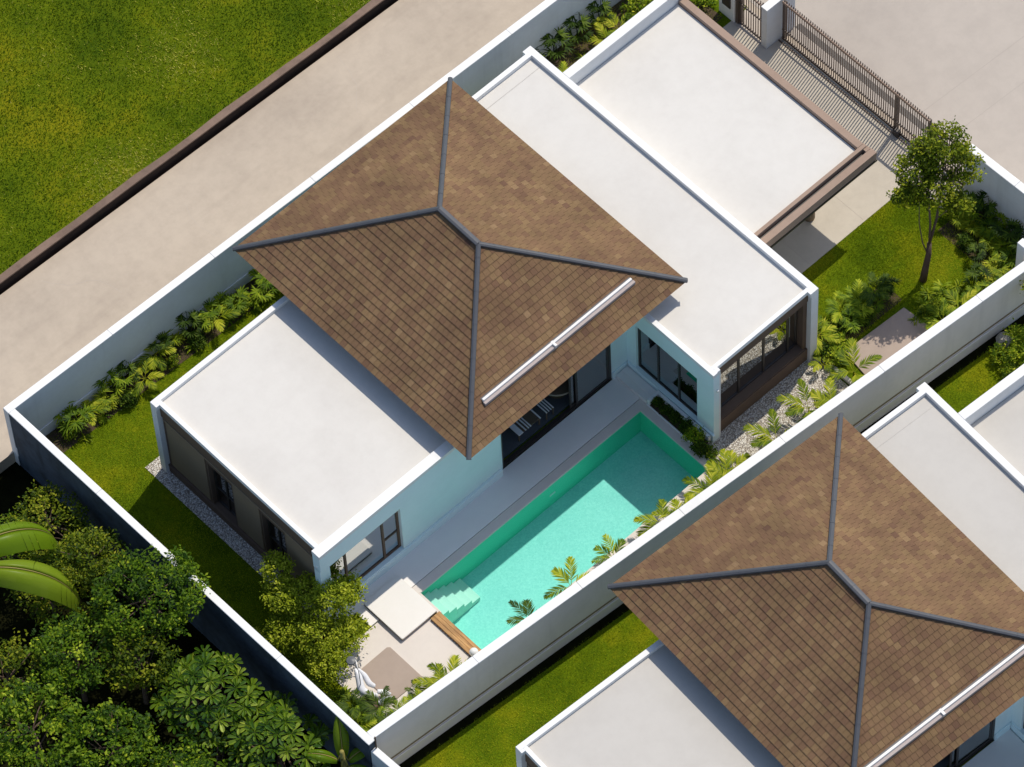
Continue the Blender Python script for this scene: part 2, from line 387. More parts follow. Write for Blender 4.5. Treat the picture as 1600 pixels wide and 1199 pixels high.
# pale patch beside the road end
sheet('driveway_apron', [((-2.75, -3.35), (-4.5, -3.0), (-9, -1.9), (-9, -3.5), (-2.75, -3.5))], -.02, M['street'], .3)

# gravel
GV = []
def gravel(name, rects, label):
    o = sheet(name, rects, .015, M['gravel'], .014, kind='stuff'); tag(o, label, 'gravel'); return o
gravel('gravel', [(-.43, -.0, -.33, 6.4), (0, 1.2, -.33, -.01)], 'grey pebble strip along the brown garden wall of the near villa')
gravel('gravel', [(10.7, 14.95, 9.70, 11.9)], 'pale pebbles in front of the big brown framed window')
# driveway, carport floor
drive = sheet('driveway', [(15.03, 20.88, .2, 7.67), (20.88, 21.25, .2, 7.30)], .02, M['driveway'], .019)
mb = MB()
for vv in (3.7, 6.05):
    mb.box(15.05, 20.9, vv, vv+.012, .021, .0235)
for uu in (17.0, 19.1): mb.box(uu, uu+.012, .3, 7.6, .021, .0235)
tag(mb.make('driveway_joint', M['darkpaver']), kind='structure')
tag(MB().box(20.9, 21.96, .2, 8.9, .001, .012).make('gate_apron', M['darkpaver']), kind='structure')
tag(MB().box(20.9, 21.96, 1.62, 8.88, .0125, .0185).make('gate_strip', M['driveway']), kind='structure')
tag(MB().box(22.42, 22.62, 1.62, 8.9, .0065, .012).make('street_drain', M['darkmetal']), kind='structure')
# terrace + pool coping
T = .06
mb = MB(); mb.box(2.14, 11.0, 6.52, 7.485, .0, T); mb.box(-.1, 2.14, 6.52, 7.0, .0, T); mb.box(.6, .9, 7.0, 7.6, 0, T)
tag(mb.make('terrace', M['terrace'], bevel=.004), kind='structure')
mb = MB(); mb.box(2.14, 11.0, 7.50, PV0, 0, T+.001); mb.box(PU1, 10.62, PV0, 11.5, 0, T+.001); mb.prism([(2.2, PV1), (PU1, PV1), (PU1, 11.75), (2.2, 11.1)], 0, T+.001)
mb.box(2.14, PU0, PV0, 8.6, 0, T+.001)
tag(mb.make('pool_coping', M['patio'], bevel=.005), kind='structure')
sheet('patio', [((-.42, 7.62), (1.9, 7.62), (1.9, 11.05), (-1.1, 10.85), (-1.15, 8.1))], .02, M['patio'], .019)
# the neighbour's terrace, turned with that house
def turn(u, v):
    c, s_ = math.cos(.0646), math.sin(.0646); return (-.15+u*c-v*s_, 14.28+u*s_+v*c)
mb = MB(); mb.prism([turn(*q) for q in ((-.1, 6.7), (11.04, 6.52), (11.04, 12), (-.1, 12))], .0, .06)
tag(mb.make('terrace', M['terrace']), kind='structure')
# pool
pool = empty('swimming_pool', (PU0, PV0, -1), label='long rectangular swimming pool with turquoise water beside the terrace', cat='swimming pool')
D = -1.0
mb = MB(); mb.box(PU0-.15, PU1+.15, PV0-.15, PV1+.15, D-.1, D)
child(mb.make('floor', M['pool']), pool)
mb = MB(); mb.box(PU0-.15, PU0, PV0-.15, PV1+.15, D, -.002); mb.box(PU1, PU1+.15, PV0-.15, PV1+.15, D, -.002)
mb.box(PU0, PU1, PV0-.15, PV0, D, -.002); mb.box(PU0, PU1, PV1, PV1+.15, D, -.002)
child(mb.make('side_wall', M['poolside']), pool)
for k in range(5):
    child(MB().box(PU0+.002+.27*k, PU0+.27*(k+1)+(0 if k < 4 else .02), PV0+.002, 8.58, D+.001, -.19-.16*k).make('step', M['poolstep'], bevel=.006), pool)
mb = MB(); nu, nv = 2, 2
mb.poly([(PU0, PV0, -.035), (PU0, PV1, -.035), (PU1, PV1, -.035), (PU1, PV0, -.035)])
water = mb.make('water', M['water']); tag(water, kind='structure')
child(MB().box(6.95, 7.15, PV0-.001, PV0+.012, -.5, -.42).make('wall_light', M['steel']), pool)

# ------------------------------------------------------------------ boundary walls
H = 2.2
def bwall(name, a, b, th, h, label, plinth_side=0, groove=False, z0=-.5, bm='sidewhite'):
    """a,b=(u,v) of one face; th = thickness to the left/right; long wall with coping, plinth on one side"""
    d = Vector((b[0]-a[0], b[1]-a[1])); L = d.length; d.normalize(); nrm = Vector((-d.y, d.x))
    Q = lambda s, t: (a[0]+d.x*s+nrm.x*t, a[1]+d.y*s+nrm.y*t)
    root = empty(name, (a[0], a[1], 0), label=label, cat='wall')
    mb = MB(); lo, hi = min(0, th), max(0, th)
    mb.prism([Q(0, lo+.004), Q(L, lo+.004), Q(L, hi-.004), Q(0, hi-.004)], z0, h-.045)
    child(mb.make('wall_body', M[bm]), root)
    mb = MB(); n = max(2, int(L/3.4))
    for k in range(n):
        s0, s1 = L*k/n, L*(k+1)/n
        mb.prism([Q(s0+(.002 if k else 0), lo), Q(s1-(.002 if k < n-1 else 0), lo), Q(s1-(.002 if k < n-1 else 0), hi), Q(s0+(.002 if k else 0), hi)], h-.045, h+R.uniform(-.001, .001))
    child(mb.make('coping', M['white'], bevel=.016), root)
    if plinth_side:
        t0, t1 = (hi, hi+.035) if plinth_side > 0 else (lo-.035, lo)
        child(MB().prism([Q(0, t0), Q(L, t0), Q(L, t1), Q(0, t1)], 0, .44).make('plinth', M[bm], bevel=.012), root)
    if groove:
        t0, t1 = (hi-.003, hi+.002) if groove > 0 else (lo-.002, lo+.003)
        child(MB().prism([Q(0, t0), Q(L, t0), Q(L, t1), Q(0, t1)], .50, .58).make('groove', M['brownlight']), root)
    return root
bwall('boundary_wall', (-2.65, -3.27), (30, -3.27+32.65*.0210), .235, H, 'long white wall with a bright top between the road and the planted beds', plinth_side=1)
bwall('boundary_wall', (-2.647, -3.03), (-2.52, 11.12), -.215, H, 'white garden end wall between the near lawn and the dense dark trees', bm='shadewall')
bwall('boundary_wall', (-2.30, 10.79), (21.9, 10.79+24.2*.0798), .27, H, 'white party wall running behind the pool and past both tiled roofs', plinth_side=1, groove=1, bm='greywall')
bwall('boundary_wall', (-2.50, 11.14), (-2.1, 20), -.20, 1.88, 'lower white wall continuing from the corner past the near neighbour garden')
bwall('boundary_wall', (21.95, 8.93), (22.02, 12.50), .25, H, 'short white front wall beside the slender tree and the street')
tag(MB().box(20.40, 20.62, 12.10, 12.36, 0, 2.32).make('wall_pier', M['white'], bevel=.01), 'small square white pier against the inner side of the party wall at far right', 'pier')

# ================================================================== VILLA
def clip_poly(poly, a, b, c):
    """keep a*x+b*y<=c"""
    out = []
    for i in range(len(poly)):
        p, q = poly[i], poly[(i+1) % len(poly)]
        dp, dq = a*p[0]+b*p[1]-c, a*q[0]+b*q[1]-c
        if dp <= 0: out.append(p)
        if (dp < 0 < dq) or (dq < 0 < dp):
            t = dp/(dp-dq); out.append((p[0]+t*(q[0]-p[0]), p[1]+t*(q[1]-p[1])))
    return out
E0, E1, F0, F1, ZE = 4.53, 12.43, -1.78, 7.43, 3.88
RA, RB, ZR = (8.45, 2.22), (8.42, 3.76), 5.93
def slope(mb, e0, e1, r0, r1, seed):
    """tile one slope: eave line e0->e1, ridge line r0->r1 (r0==r1 for hips)"""
    rr = random.Random(seed)
    e0, e1, r0, r1 = [Vector(x) for x in (e0, e1, r0, r1)]
    ax = (e1-e0).normalized(); L = (e1-e0).length
    n = ax.cross(r0-e0); n.normalize()
    if n.z < 0: n = -n
    up = n.cross(ax)
    if (r0-e0).dot(up) < 0: up = -up
    Hs = (r0-e0).dot(up); x0 = (r0-e0).dot(ax); x1 = (r1-e0).dot(ax)
    rows = 22; dh = Hs/rows; tw = .175
    for k in range(rows):
        y0, y1 = k*dh, (k+1)*dh
        off = (k % 2)*tw*.5+rr.uniform(-.02, .02)
        m = -1; base = rr.uniform(-.06, .06)
        while True:
            a = m*tw-off; m += 1
            if a > L: break
            w = tw-.006
            ya = y0-.028
            q = [(a, ya), (a+w, ya), (a+w, y1), (a, y1)]
            # between the two hip lines
            q = clip_poly(q, -Hs, x0, 0) if q else q
            q = clip_poly(q, Hs, (L-x1), Hs*L) if q else q
            if len(q) < 3: continue
            yb = min(p[1] for p in q)
            th = .026
            h = lambda y: th*(1-(y-ya)/(y1-ya)*.9)+rr.uniform(0, .002)
            top = [e0+ax*p[0]+up*p[1]+n*h(p[1]) for p in q]
            bot = [e0+ax*p[0]+up*p[1]-n*.004 for p in q]
            tint = min(1, max(0, .5+base+rr.gauss(0, .15)))
            nv = len(q)
            mb.poly([tuple(x) for x in top][::1], tint)
            for i in range(nv):
                j = (i+1) % nv
                mb.poly([tuple(bot[i]), tuple(bot[j]), tuple(top[j]), tuple(top[i])], tint)
def ridge_cap(mb, p, q, w=.068, h=.055):
    p, q = Vector(p), Vector(q); d = (q-p).normalized(); s = d.cross(Vector((0, 0, 1))).normalized(); u = s.cross(d)
    prof = [(-w, -.02), (-w*.93, h*.62), (-w*.25, h), (w*.25, h), (w*.93, h*.62), (w, -.02)]
    A = [tuple(p+s*a+u*b) for a, b in prof]; B = [tuple(q+s*a+u*b) for a, b in prof]
    for i in range(5): mb.poly([A[i], A[i+1], B[i+1], B[i]])
    mb.poly(A[::-1]); mb.poly(B)
    # lapped joints every 0.9 m
    L = (q-p).length; k = .9
    while k < L:
        c = p+d*k; c2 = p+d*(k+.03)
        A2 = [tuple(c+s*a*1.06+u*(b*1.06+.003)) for a, b in prof]; B2 = [tuple(c2+s*a*1.06+u*(b*1.06+.003)) for a, b in prof]
        for i in range(5): mb.poly([A2[i], A2[i+1], B2[i+1], B2[i]])
        mb.poly(A2[::-1]); mb.poly(B2); k += .9

def window(root, ax, a0, a1, t, z0, z1, panes, pane_m, out, fm='darkmetal', curtain=None, transom=None, fw=.05):
    """window set in plane t; out = +1/-1 outward sign along the thickness axis"""
    fr = MB()
    def bx(p, q, d0, d1, s0, s1, mb=fr):
        lo, hi = sorted((t+out*d0, t+out*d1))
        if ax == 'u': mb.box(p, q, lo, hi, s0, s1)
        else: mb.box(lo, hi, p, q, s0, s1)
    bx(a0, a1, -.05, .02, z0, z0+fw); bx(a0, a1, -.05, .02, z1-fw, z1)
    bx(a0, a0+fw, -.05, .02, z0+fw, z1-fw); bx(a1-fw, a1, -.05, .02, z0+fw, z1-fw)
    f = fr.make('window', M[fm], root, bevel=.003)
    for p in panes:
        mu = MB(); bx(p-fw*.55, p+fw*.55, -.045, .015, z0+fw+.001, z1-fw-.001, mu); mu.make('mullion', M[fm], f)
    if transom:
        for (p, q, z) in transom:
            mu = MB(); bx(p, q, -.043, .012, z-.025, z+.025, mu); mu.make('transom', M[fm], f)
    gm = MB(); bx(a0+fw*.5, a1-fw*.5, -.022, -.014, z0+fw*.5, z1-fw*.5, gm); gm.make('pane', M[pane_m], f)
    if curtain:
        for (p, q, d) in curtain:
            cm = MB(); n = max(6, int((q-p)/.025)); pts = []
            for i in range(n+1):
                x = p+(q-p)*i/n; y = t-out*(.14+.03*math.sin(i*1.55)+.01*math.sin(i*.7)); pts.append((x, y))
            for (xa, ya), (xb, yb) in zip(pts[:-1], pts[1:]):
                if ax == 'u': cm.poly([(xa, ya, z0), (xb, yb, z0), (xb, yb, z1), (xa, ya, z1)])
                else: cm.poly([(ya, xa, z0), (yb, xb, z0), (yb, xb, z1), (ya, xa, z1)])
            cm.make('curtain', M['curtain'], f, smooth=True)
    return f

def build_villa(label, roofmat):
    V = empty('villa', (0, 0, 0), label=label, cat='house')
    P = lambda nm, mb, m, par=V, **k: mb.make(nm, M[m], par, **k)
    # ---- left wing -------------------------------------------------
    UL = 6.30
    mb = MB()
    wall(mb, 'u', -.12, UL, 6.41, 6.63, .42, 2.60, [(.22, 2.72, .42, 2.48)])         # pool-side wall
    mb.box(-.12, UL, 6.41, 6.63, 0, .30)
    P('wall', mb, 'cyanshade')
    P('wall', MB().box(-.12, UL, 0, .22, 0, 3.24), 'white')
    mb = MB(); mb.box(-.13, UL, 6.60, 6.665, 0, .36); mb.box(-.125, UL, 6.60, 6.65, .36, .41); P('plinth', mb, 'cyanshade', bevel=.008)
    mb = MB(); mb.box(-.12, UL, 6.39, 6.67, 2.62, 3.26); mb.box(-.12, UL, 6.40, 6.652, 2.56, 2.618); P('frieze', mb, 'cyanshade', bevel=.008)
    mb = MB(); mb.box(-.12, UL, 6.38, 6.68, 3.26, 3.40); mb.box(-.12, UL, 0, .155, 3.24, 3.40); mb.box(0, .125, .156, 6.379, 3.24, 3.40)
    mb.box(-.12, 0, .156, .25, 3.22, 3.40)
    P('parapet', mb, 'white', bevel=.006)
    mb = MB(); mb.box(.126, UL, .156, 6.379, 3.0, 3.27); P('flat_roof', mb, roofmat)
    mb = MB(); mb.box(-.0, .04, .221, 6.389, 2.80, 3.239); P('brown_band', mb, 'brown', bevel=.006)
    mb = MB(); wall(mb, 'v', .221, 6.389, .04, .2, 0, 2.79, [(2.0, 2.95, .34, 2.42), (4.15, 5.05, .34, 2.42)]); P('brown_wall', mb, 'brown')
    mb = MB(); mb.box(-.02, .04, .221, 6.389, 0, .33); mb.box(-.035, .04, .221, 6.389, .33, .365); P('brown_plinth', mb, 'brown', bevel=.005)
    for a, b in ((.36, 1.92), (3.03, 4.08), (5.12, 6.3)):
        mb = MB(); mb.box(.005, .041, a, b, .45, 2.66); P('wall_panel', mb, 'brownlight', bevel=.012)
    mb = MB(); mb.box(-.015, .041, .3, 6.35, 2.70, 2.755); P('ledge', mb, 'brownlight', bevel=.005)
    for a, b in ((2.0, 2.95), (4.15, 5.05)):
        window(V, 'v', a, b, .20, .34, 2.42, [(a+b)/2], 'glass', -1, curtain=[(a+.5, b-.05, 0)], transom=[(a+.05, b-.05, 1.1)])
    window(V, 'u', .22, 2.72, 6.50, .42, 2.48, [.84, 2.16], 'mirrorglass', 1, fm='brown', curtain=[(.3, .8, 0), (1.95, 2.15, 0), (2.2, 2.66, 0)], transom=[(2.19, 2.67, 1.28)], fw=.06)
    mb = MB(); mb.box(.2, 2.74, 6.52, 6.64, .362, .418); P('window_sill', mb, 'cyanshade')
    # ---- hall -------------------------------------------------------
    mb = MB()
    mb.box(6.12, 6.44, 6.28, 6.50, 0, 3.66)
    mb.box(10.52, 11.1, 6.28, 6.50, .0, 3.66); mb.box(6.44, 10.52, 6.28, 6.50, 2.62, 3.66)
    mb.box(6.12, 6.32, -.8, 6.28, 0, 3.66); mb.box(6.12, 11.1, -1.0, -.8, 0, 3.66); mb.box(5.3, 6.12, 2.9, 3.1, 3.27, 3.66)
    P('hall_wall', mb, 'cyanshade')
    mb = MB(); mb.box(10.52, 11.06, 6.50, 6.54, 0, .36); P('hall_plinth', mb, 'cyanshade', bevel=.006)
    mb = MB(); mb.box(6.33, 11.0, 2.0, 6.27, .0, .055); P('floor', mb, 'interior')
    mb = MB(); mb.box(6.33, 11.05, 1.9, 2.0, 0, 3.0); mb.box(6.33, 11.09, 2.0, 6.27, 3.0, 3.1); P('interior_wall', mb, 'interiorwall')
    # sliding doors
    d = MB(); d.box(6.44, 10.52, 6.34, 6.49, .0, .075); d.box(6.44, 10.52, 6.36, 6.48, 2.54, 2.62); d.box(6.44, 6.50, 6.36, 6.48, .075, 2.54); d.box(10.44, 10.52, 6.36, 6.48, .075, 2.54)
    d.box(6.44, 10.52, 6.40, 6.415, .075, .095); d.box(6.44, 10.52, 6.44, 6.455, .075, .095)
    door = P('sliding_door', d, 'darkmetal')
    for (a, b, t) in ((9.02, 10.28, 6.405), (9.22, 10.44, 6.447)):
        l = MB()
        l.box(a, a+.07, t-.016, t+.016, .1, 2.53); l.box(b-.07, b, t-.016, t+.016, .1, 2.53); l.box(a+.07, b-.07, t-.016, t+.016, .1, .18); l.box(a+.07, b-.07, t-.016, t+.016, 2.46, 2.53)
        lf = l.make('door_leaf', M['darkmetal'], door)
        MB().box(a+.05, b-.05, t-.004, t+.004, .15, 2.5).make('pane', M['glass'], lf)
    # ---- right wing -------------------------------------------------
    A0, A1 = 11.1, 15.02
    mb = MB()
    wall(mb, 'v', -1.35, 9.86, A0, A0+.2, 0, 2.62, [(6.86, 9.22, .40, 2.50)])
    mb.box(A0, A0+.2, -1.35, 9.86, 2.62, 3.24)
    P('wall', mb, 'cyanshade')
    P('wall', MB().box(A1-.2, A1, -1.35, 9.86, 0, 3.24), 'white'); P('wall', MB().box(A0+.2, A1-.2, -1.23, -1.0, 0, 3.24), 'white')
    P('corner_column', MB().box(A0+.2, A0+.26, 9.63, 9.86, 0, 3.24), 'white'); P('corner_column', MB().box(A1-.26, A1-.2, 9.63, 9.86, 0, 3.24), 'white')
    mb = MB(); mb.box(A0-.035, A0+.002, 6.545, 9.86, 0, .37); mb.box(A0-.05, A0+.002, 6.545, 9.9, .37, .40); P('plinth', mb, 'cyanshade', bevel=.006)
    mb = MB(); mb.box(A0-.03, A0+.001, 6.545, 9.885, 2.64, 3.26); mb.box(A0-.015, A0+.001, 6.545, 9.88, 2.58, 2.638); P('frieze', mb, 'cyanshade', bevel=.006)
    mb = MB(); mb.box(A0-.03, A0+.13, 7.0, 9.88, 3.26, 3.40); mb.box(A0, A0+.13, -1.35, 6.999, 3.24, 3.40); mb.box(A1-.2, A1, -1.35, 9.86, 3.24, 3.40)
    mb.box(A0+.13, A1-.2, 9.62, 9.74, 3.24, 3.40); mb.box(A0+.13, A1-.2, -1.23, -1.08, 3.24, 3.40)
    mb.box(A0+.13, A0+.25, 9.74, 9.86, 3.22, 3.40); mb.box(A1-.3, A1-.2, 9.74, 9.86, 3.22, 3.40); mb.box(A1-.3, A1-.2, -1.35, -1.23, 3.22, 3.40)
    P('parapet', mb, 'white', bevel=.006)
    mb = MB(); mb.box(A0+.13, A1-.2, -1.08, 9.62, 3.0, 3.255); P('flat_roof', mb, roofmat)
    mb = MB(); mb.box(A0+.26, A1-.26, 9.60, 9.735, 2.90, 3.239); P('brown_band', mb, 'brown', bevel=.006)
    mb = MB(); wall(mb, 'u', A0+.261, A1-.261, 9.40, 9.70, 0.0, 2.89, [(11.46, 14.62, .62, 2.80)]); P('brown_wall', mb, 'brown')
    mb = MB(); mb.box(A0+.261, A1-.261, 9.705, 9.76, 0, .56); mb.box(11.4, 14.66, 9.46, 9.74, .58, .615); P('brown_sill', mb, 'brown', bevel=.005)
    window(V, 'u', 11.46, 14.62, 9.47, .62, 2.80, [12.42, 13.36, 14.28], 'mirrorglass', 1, curtain=[(14.0, 14.25, 0)])
    window(V, 'v', 6.86, 9.22, A0+.10, .40, 2.50, [7.62, 8.42], 'glass', -1, curtain=[(6.95, 7.2, 0)])
    mb = MB(); mb.box(A0+.3, A1-.3, -.9, 9.3, .0, .05); P('floor', mb, 'interior')
    mb = MB(); mb.box(.25, 6.1, .3, 6.3, 0, .05); P('floor', mb, 'interior')
    # upstand line on the roof near the back
    mb = MB(); mb.box(A0+.14, A1-.22, -.72, -.70, 3.256, 3.262); P('roof_seam', mb, 'membrane2')
    for (a, b) in ((-.135, 6.5), (-.135, .03)):
        mb = MB(); mb.box(a, a+.03, b, b+.05, 2.70, 2.78); P('downlight', mb, 'white')
    for (a, b) in ((11.2, 9.87), (15.02, 9.72)):
        mb = MB(); mb.box(a, a+.05, b, b+.04, 2.45, 2.53); P('downlight', mb, 'white')
    # ---- hip roof ----------------------------------------------------
    mb = MB()
    c = [(E0, F1, ZE), (E1, F1, ZE), (E1, F0, ZE), (E0, F0, ZE)]; ra = (*RA, ZR); rb = (*RB, ZR)
    slope(mb, c[0], c[1], rb, rb, 1)       # pool side
    slope(mb, c[1], c[2], rb, ra, 2)       # right
    slope(mb, c[2], c[3], ra, ra, 3)       # road side
    slope(mb, c[3], c[0], ra, rb, 4)       # left
    roof = mb.make('hip_roof', M['tile'], V, attr=True)
    mb = MB(); i = .05
    mb.box(E0+i, E1-i, F0+i, F1-i, ZE-.17, ZE-.03)
    mb.make('eave_fascia', M['brownlight'], roof)
    for p, q in ((c[0], rb), (c[1], rb), (c[2], ra), (c[3], ra)):
        p = Vector(p); q = Vector(q); p = p+(p-q).normalized()*.05
        mb = MB(); ridge_cap(mb, p+Vector((0, 0, .035)), q+Vector((0, 0, .035))); mb.make('ridge_cap', M['slate'], roof)
    mb = MB(); ridge_cap(mb, Vector(ra)+Vector((0, 0, .04)), Vector(rb)+Vector((0, 0, .04)), .09); mb.make('ridge_cap', M['slate'], roof)
    # rain channel lying across the pool-side slope
    s = (ZR-ZE)/(F1-RB[1]); v0 = 6.60; zz = ZE+(F1-v0)*s
    mb = MB(); mb.box(5.80, 11.22, v0-.015, v0+.065, zz-.03, zz+.10); g = mb.make('rain_channel', M['steel'], roof, bevel=.02)
    mb = MB(); mb.box(5.78, 11.24, v0+.066, v0+.16, zz-.06, zz+.045); mb.make('flange_shadow_strip', M['mauve'], g, bevel=.01)
    mb = MB(); mb.box(5.80, 11.22, v0-.09, v0-.016, zz+.0, zz+.055); mb.make('flange_shadow_strip', M['slate'], g)  # dark strip that colours in the shadow gap above the channel
    mb = MB(); mb.box(8.3, 8.37, v0-.02, v0+.17, zz, zz+.106); mb.make('clip', M['steel'], g)
    return V
def build_carport(label, roofmat):
    K = empty('carport', (15.02, 0, 0), label=label, cat='carport')
    P = lambda nm, mb, m, **k: child(mb.make(nm, M[m], None, **k), K)
    P('side_wall', MB().box(15.025, 19.45, -.05, .19, 0, 3.36), 'sidewhite')
    P('wall_coping', MB().box(15.025, 19.5, -.06, .205, 3.362, 3.405), 'white', bevel=.006)
    P('flat_roof', MB().box(15.025, 19.18, .206, 7.20, 2.62, 2.85), roofmat)
    P('beam', MB().box(19.2, 19.42, .21, 7.20, 2.55, 2.99), 'fascia', bevel=.01)
    P('beam', MB().box(15.03, 19.44, 7.202, 7.315, 2.55, 2.98), 'fascia', bevel=.006)
    P('gutter', MB().box(15.03, 19.3, 7.316, 7.43, 2.60, 2.80), 'darkmetal')
    P('beam', MB().box(15.03, 19.50, 7.431, 7.64, 2.60, 2.93), 'fascia', bevel=.008)
    P('beam_end', MB().box(19.302, 19.47, 7.317, 7.43, 2.6, 2.94), 'fascia')
    P('drip_edge', MB().box(15.03, 19.52, 7.62, 7.66, 2.52, 2.60), 'darkmetal')
    P('column', MB().lathe(18.1, 6.5, [(.16, .02), (.165, .2), (.13, .35), (.12, 2.3), (.14, 2.55), (.14, 2.62)], 20), 'brownlight', smooth=True)
    P('column', MB().lathe(18.1, 1.0, [(.16, .02), (.165, .2), (.13, .35), (.12, 2.3), (.14, 2.55), (.14, 2.62)], 20), 'brownlight', smooth=True)
    return K
villa = build_villa('whole villa with brown hipped roof and white flat wings beside the turquoise pool', 'membrane')
carport = build_carport('white flat carport roof with brown edge beams behind the striped driveway gate', 'membrane')
v2 = copy_tree(villa); tag(v2, 'neighbouring villa at lower right, its brown hipped roof cut by the frame')
c2 = copy_tree(carport); tag(c2, 'neighbour carport, pale flat roof cut off at the right edge of the frame')
ROT = -0.0646
for o in (v2, c2):
    o.rotation_euler = (0, 0, ROT)
v2.location = (-.15, -14.28, 0)
x, y = 15.02, 0.0
c2.location = (-.15+x*math.cos(ROT), -14.28+x*math.sin(ROT), 0)
for o in list(bpy.data.objects):
    r = o
    while r.parent: r = r.parent
    if r in (v2, c2) and o.name.split('.')[0] == 'flat_roof':
        o.data = o.data.copy(); o.data.materials[0] = M['membrane2']

# ================================================================== GARDEN OBJECTS
slab = empty('lounge_platform', (1.5, 7.8, 0), label='square white stone platform at the pool steps with a thin brown edge', cat='platform')
def rrect(u0, u1, v0, v1, c): return [(u0+c, v0), (u1, v0), (u1, v1), (u0+c*.4, v1), (u0, v1-c*.4), (u0, v0+c)]
child(MB().prism(rrect(.90, 2.14, 7.0, 8.52, .06), .11, .165).make('top', M['slabwhite'], bevel=.004), slab)
child(MB().prism(rrect(.92, 2.12, 7.02, 8.50, .06), .0, .11).make('base', M['slabedge']), slab)
bench = empty('timber_beam', (2.04, 9.4, 0), label='honey brown timber bench beam along the end of the pool', cat='bench')
mb = MB()
for k, (a, b) in enumerate(((1.88, 1.983), (1.987, 2.093), (2.097, 2.20))): mb.box(a, b, 8.55, 11.08, .06, .105+.001*k)
child(mb.make('planks', M['wood'], bevel=.004), bench)
mb = MB()
for k in range(24): mb.box(1.86+.0, 1.90, 8.58+k*.105, 8.58+k*.105+.05, .021, .058)
mb.box(1.90, 2.19, 8.56, 11.07, .021, .0595)
child(mb.make('support', M['slabedge']), bench)
tag(MB().prism([(-.57, 8.37), (.48, 8.36), (.55, 8.42), (.55, 9.68), (-.57, 9.68)], .0205, .05).make('stone_slab', M['tan'], bevel=.006), 'square tan stone slab on the pale patio beside the palms', 'slab')
tag(MB().prism([(15.64, 10.31), (17.82, 10.44), (17.92, 11.98), (15.42, 11.85)], .0, .06).make('stone_slab', M['tan'], bevel=.006), 'rectangular tan stone slab in the garden, dappled by leaf shadows', 'slab')
tag(MB().box(15.0, 15.12, 9.95, 11.9, 0, .10).make('edging', M['patio'], bevel=.01), 'low pale stone edging between pebbles and shrubs', 'edging')
# globe lamp
gl = empty('globe_lamp', (1.95, 10.2, 0), label='white globe lamp at the end of the timber beam', cat='lamp')
child(MB().lathe(1.95, 10.17, [(.05, .105), (.05, .14)], 16).make('base', M['steel']), gl)
child(MB().lathe(1.95, 10.17, [(.002, .13)]+[(.125*math.sin(a), .26-.125*math.cos(a)) for a in [math.pi*k/12 for k in range(1, 12)]]+[(.002, .385)], 24).make('globe', M['globe'], smooth=True), gl)
# outdoor shower
sh = empty('outdoor_shower', (-.62, 8.55, 0), label='outdoor shower with a round grey rain head on a curved pipe', cat='shower')
child(MB().tube([(-.95, 8.95, 0), (-.95, 8.95, .8), (-.94, 8.92, 1.15), (-.88, 8.80, 1.33), (-.80, 8.66, 1.33), (-.76, 8.6, 1.22)], .014, 8).make('pipe', M['steel'], smooth=True), sh)
child(MB().lathe(-.84, 8.52, [(.02, 1.24), (.125, 1.215), (.135, 1.195), (.135, 1.18), (.002, 1.178)][::-1], 28).make('rain_head', M['grill'], smooth=False), sh)
child(MB().lathe(-.95, 8.95, [(.06, 0.02), (.06, .05), (.02, .06)], 16).make('foot', M['steel']), sh)
# sculpture: two pairs of smooth bent limbs
sc = empty('garden_sculpture', (-.8, 9.2, 0), label='smooth white sculpture of bent tapering limbs resting by the tan slab', cat='sculpture')
def limb(pts, rad):
    P = []; RR = []
    for i in range(len(pts)-1):
        for k in range(6):
            t = k/6; P.append(tuple(pts[i][j]*(1-t)+pts[i+1][j]*t for j in range(3))); RR.append(rad[i]*(1-t)+rad[i+1]*t)
    P.append(pts[-1]); RR.append(rad[-1])
    for _ in range(3):
        P = [P[0]]+[tuple((P[i-1][j]+2*P[i][j]+P[i+1][j])/4 for j in range(3)) for i in range(1, len(P)-1)]+[P[-1]]
    return MB().tube(P, RR, 14)
child(limb([(-.78, 8.55, .72), (-.83, 8.75, .62), (-1.0, 9.02, .45), (-.92, 9.2, .36), (-.75, 9.33, .22)], [.035, .095, .11, .095, .07]).make('limb', M['sculpt'], smooth=True), sc)
child(limb([(-.70, 8.58, .66), (-.66, 8.78, .50), (-.70, 8.98, .38), (-.62, 9.1, .28)], [.03, .075, .085, .06]).make('limb', M['sculpt'], smooth=True), sc)
child(limb([(-.66, 9.25, .24), (-.52, 9.38, .2), (-.42, 9.50, .12)], [.06, .08, .035]).make('limb', M['sculpt'], smooth=True), sc)
child(limb([(-.85, 9.50, .16), (-.66, 9.53, .16), (-.45, 9.58, .13)], [.06, .08, .03]).make('limb', M['sculpt'], smooth=True), sc)
child(MB().box(-1.25, -.78, 9.05, 9.55, .02, .14).make('base', M['brown'], bevel=.01), sc)
# steps up to the garden door + planter
tag(MB().box(10.62, 11.045, 6.56, 7.74, .0, .20).box(10.82, 11.046, 6.56, 7.74, .2, .215).make('door_step', M['terrace'], bevel=.01), 'grey stone step under the shaded bedroom window beside the pool terrace', 'step')
pl = empty('planter', (10.9, 8.8, 0), label='long low planter box under the shaded bedroom window', cat='planter')
mb = MB(); mb.box(10.63, 11.045, 7.76, 7.86, .062, .34); mb.box(10.95, 11.045, 7.86, 9.8, .062, .34); mb.box(10.60, 10.63, 7.76, 9.8, .062, .12)
child(mb.make('box', M['white'], bevel=.006), pl)
child(MB().box(10.63, 10.95, 7.86, 9.8, .062, .14).make('soil', M['soil']), pl)
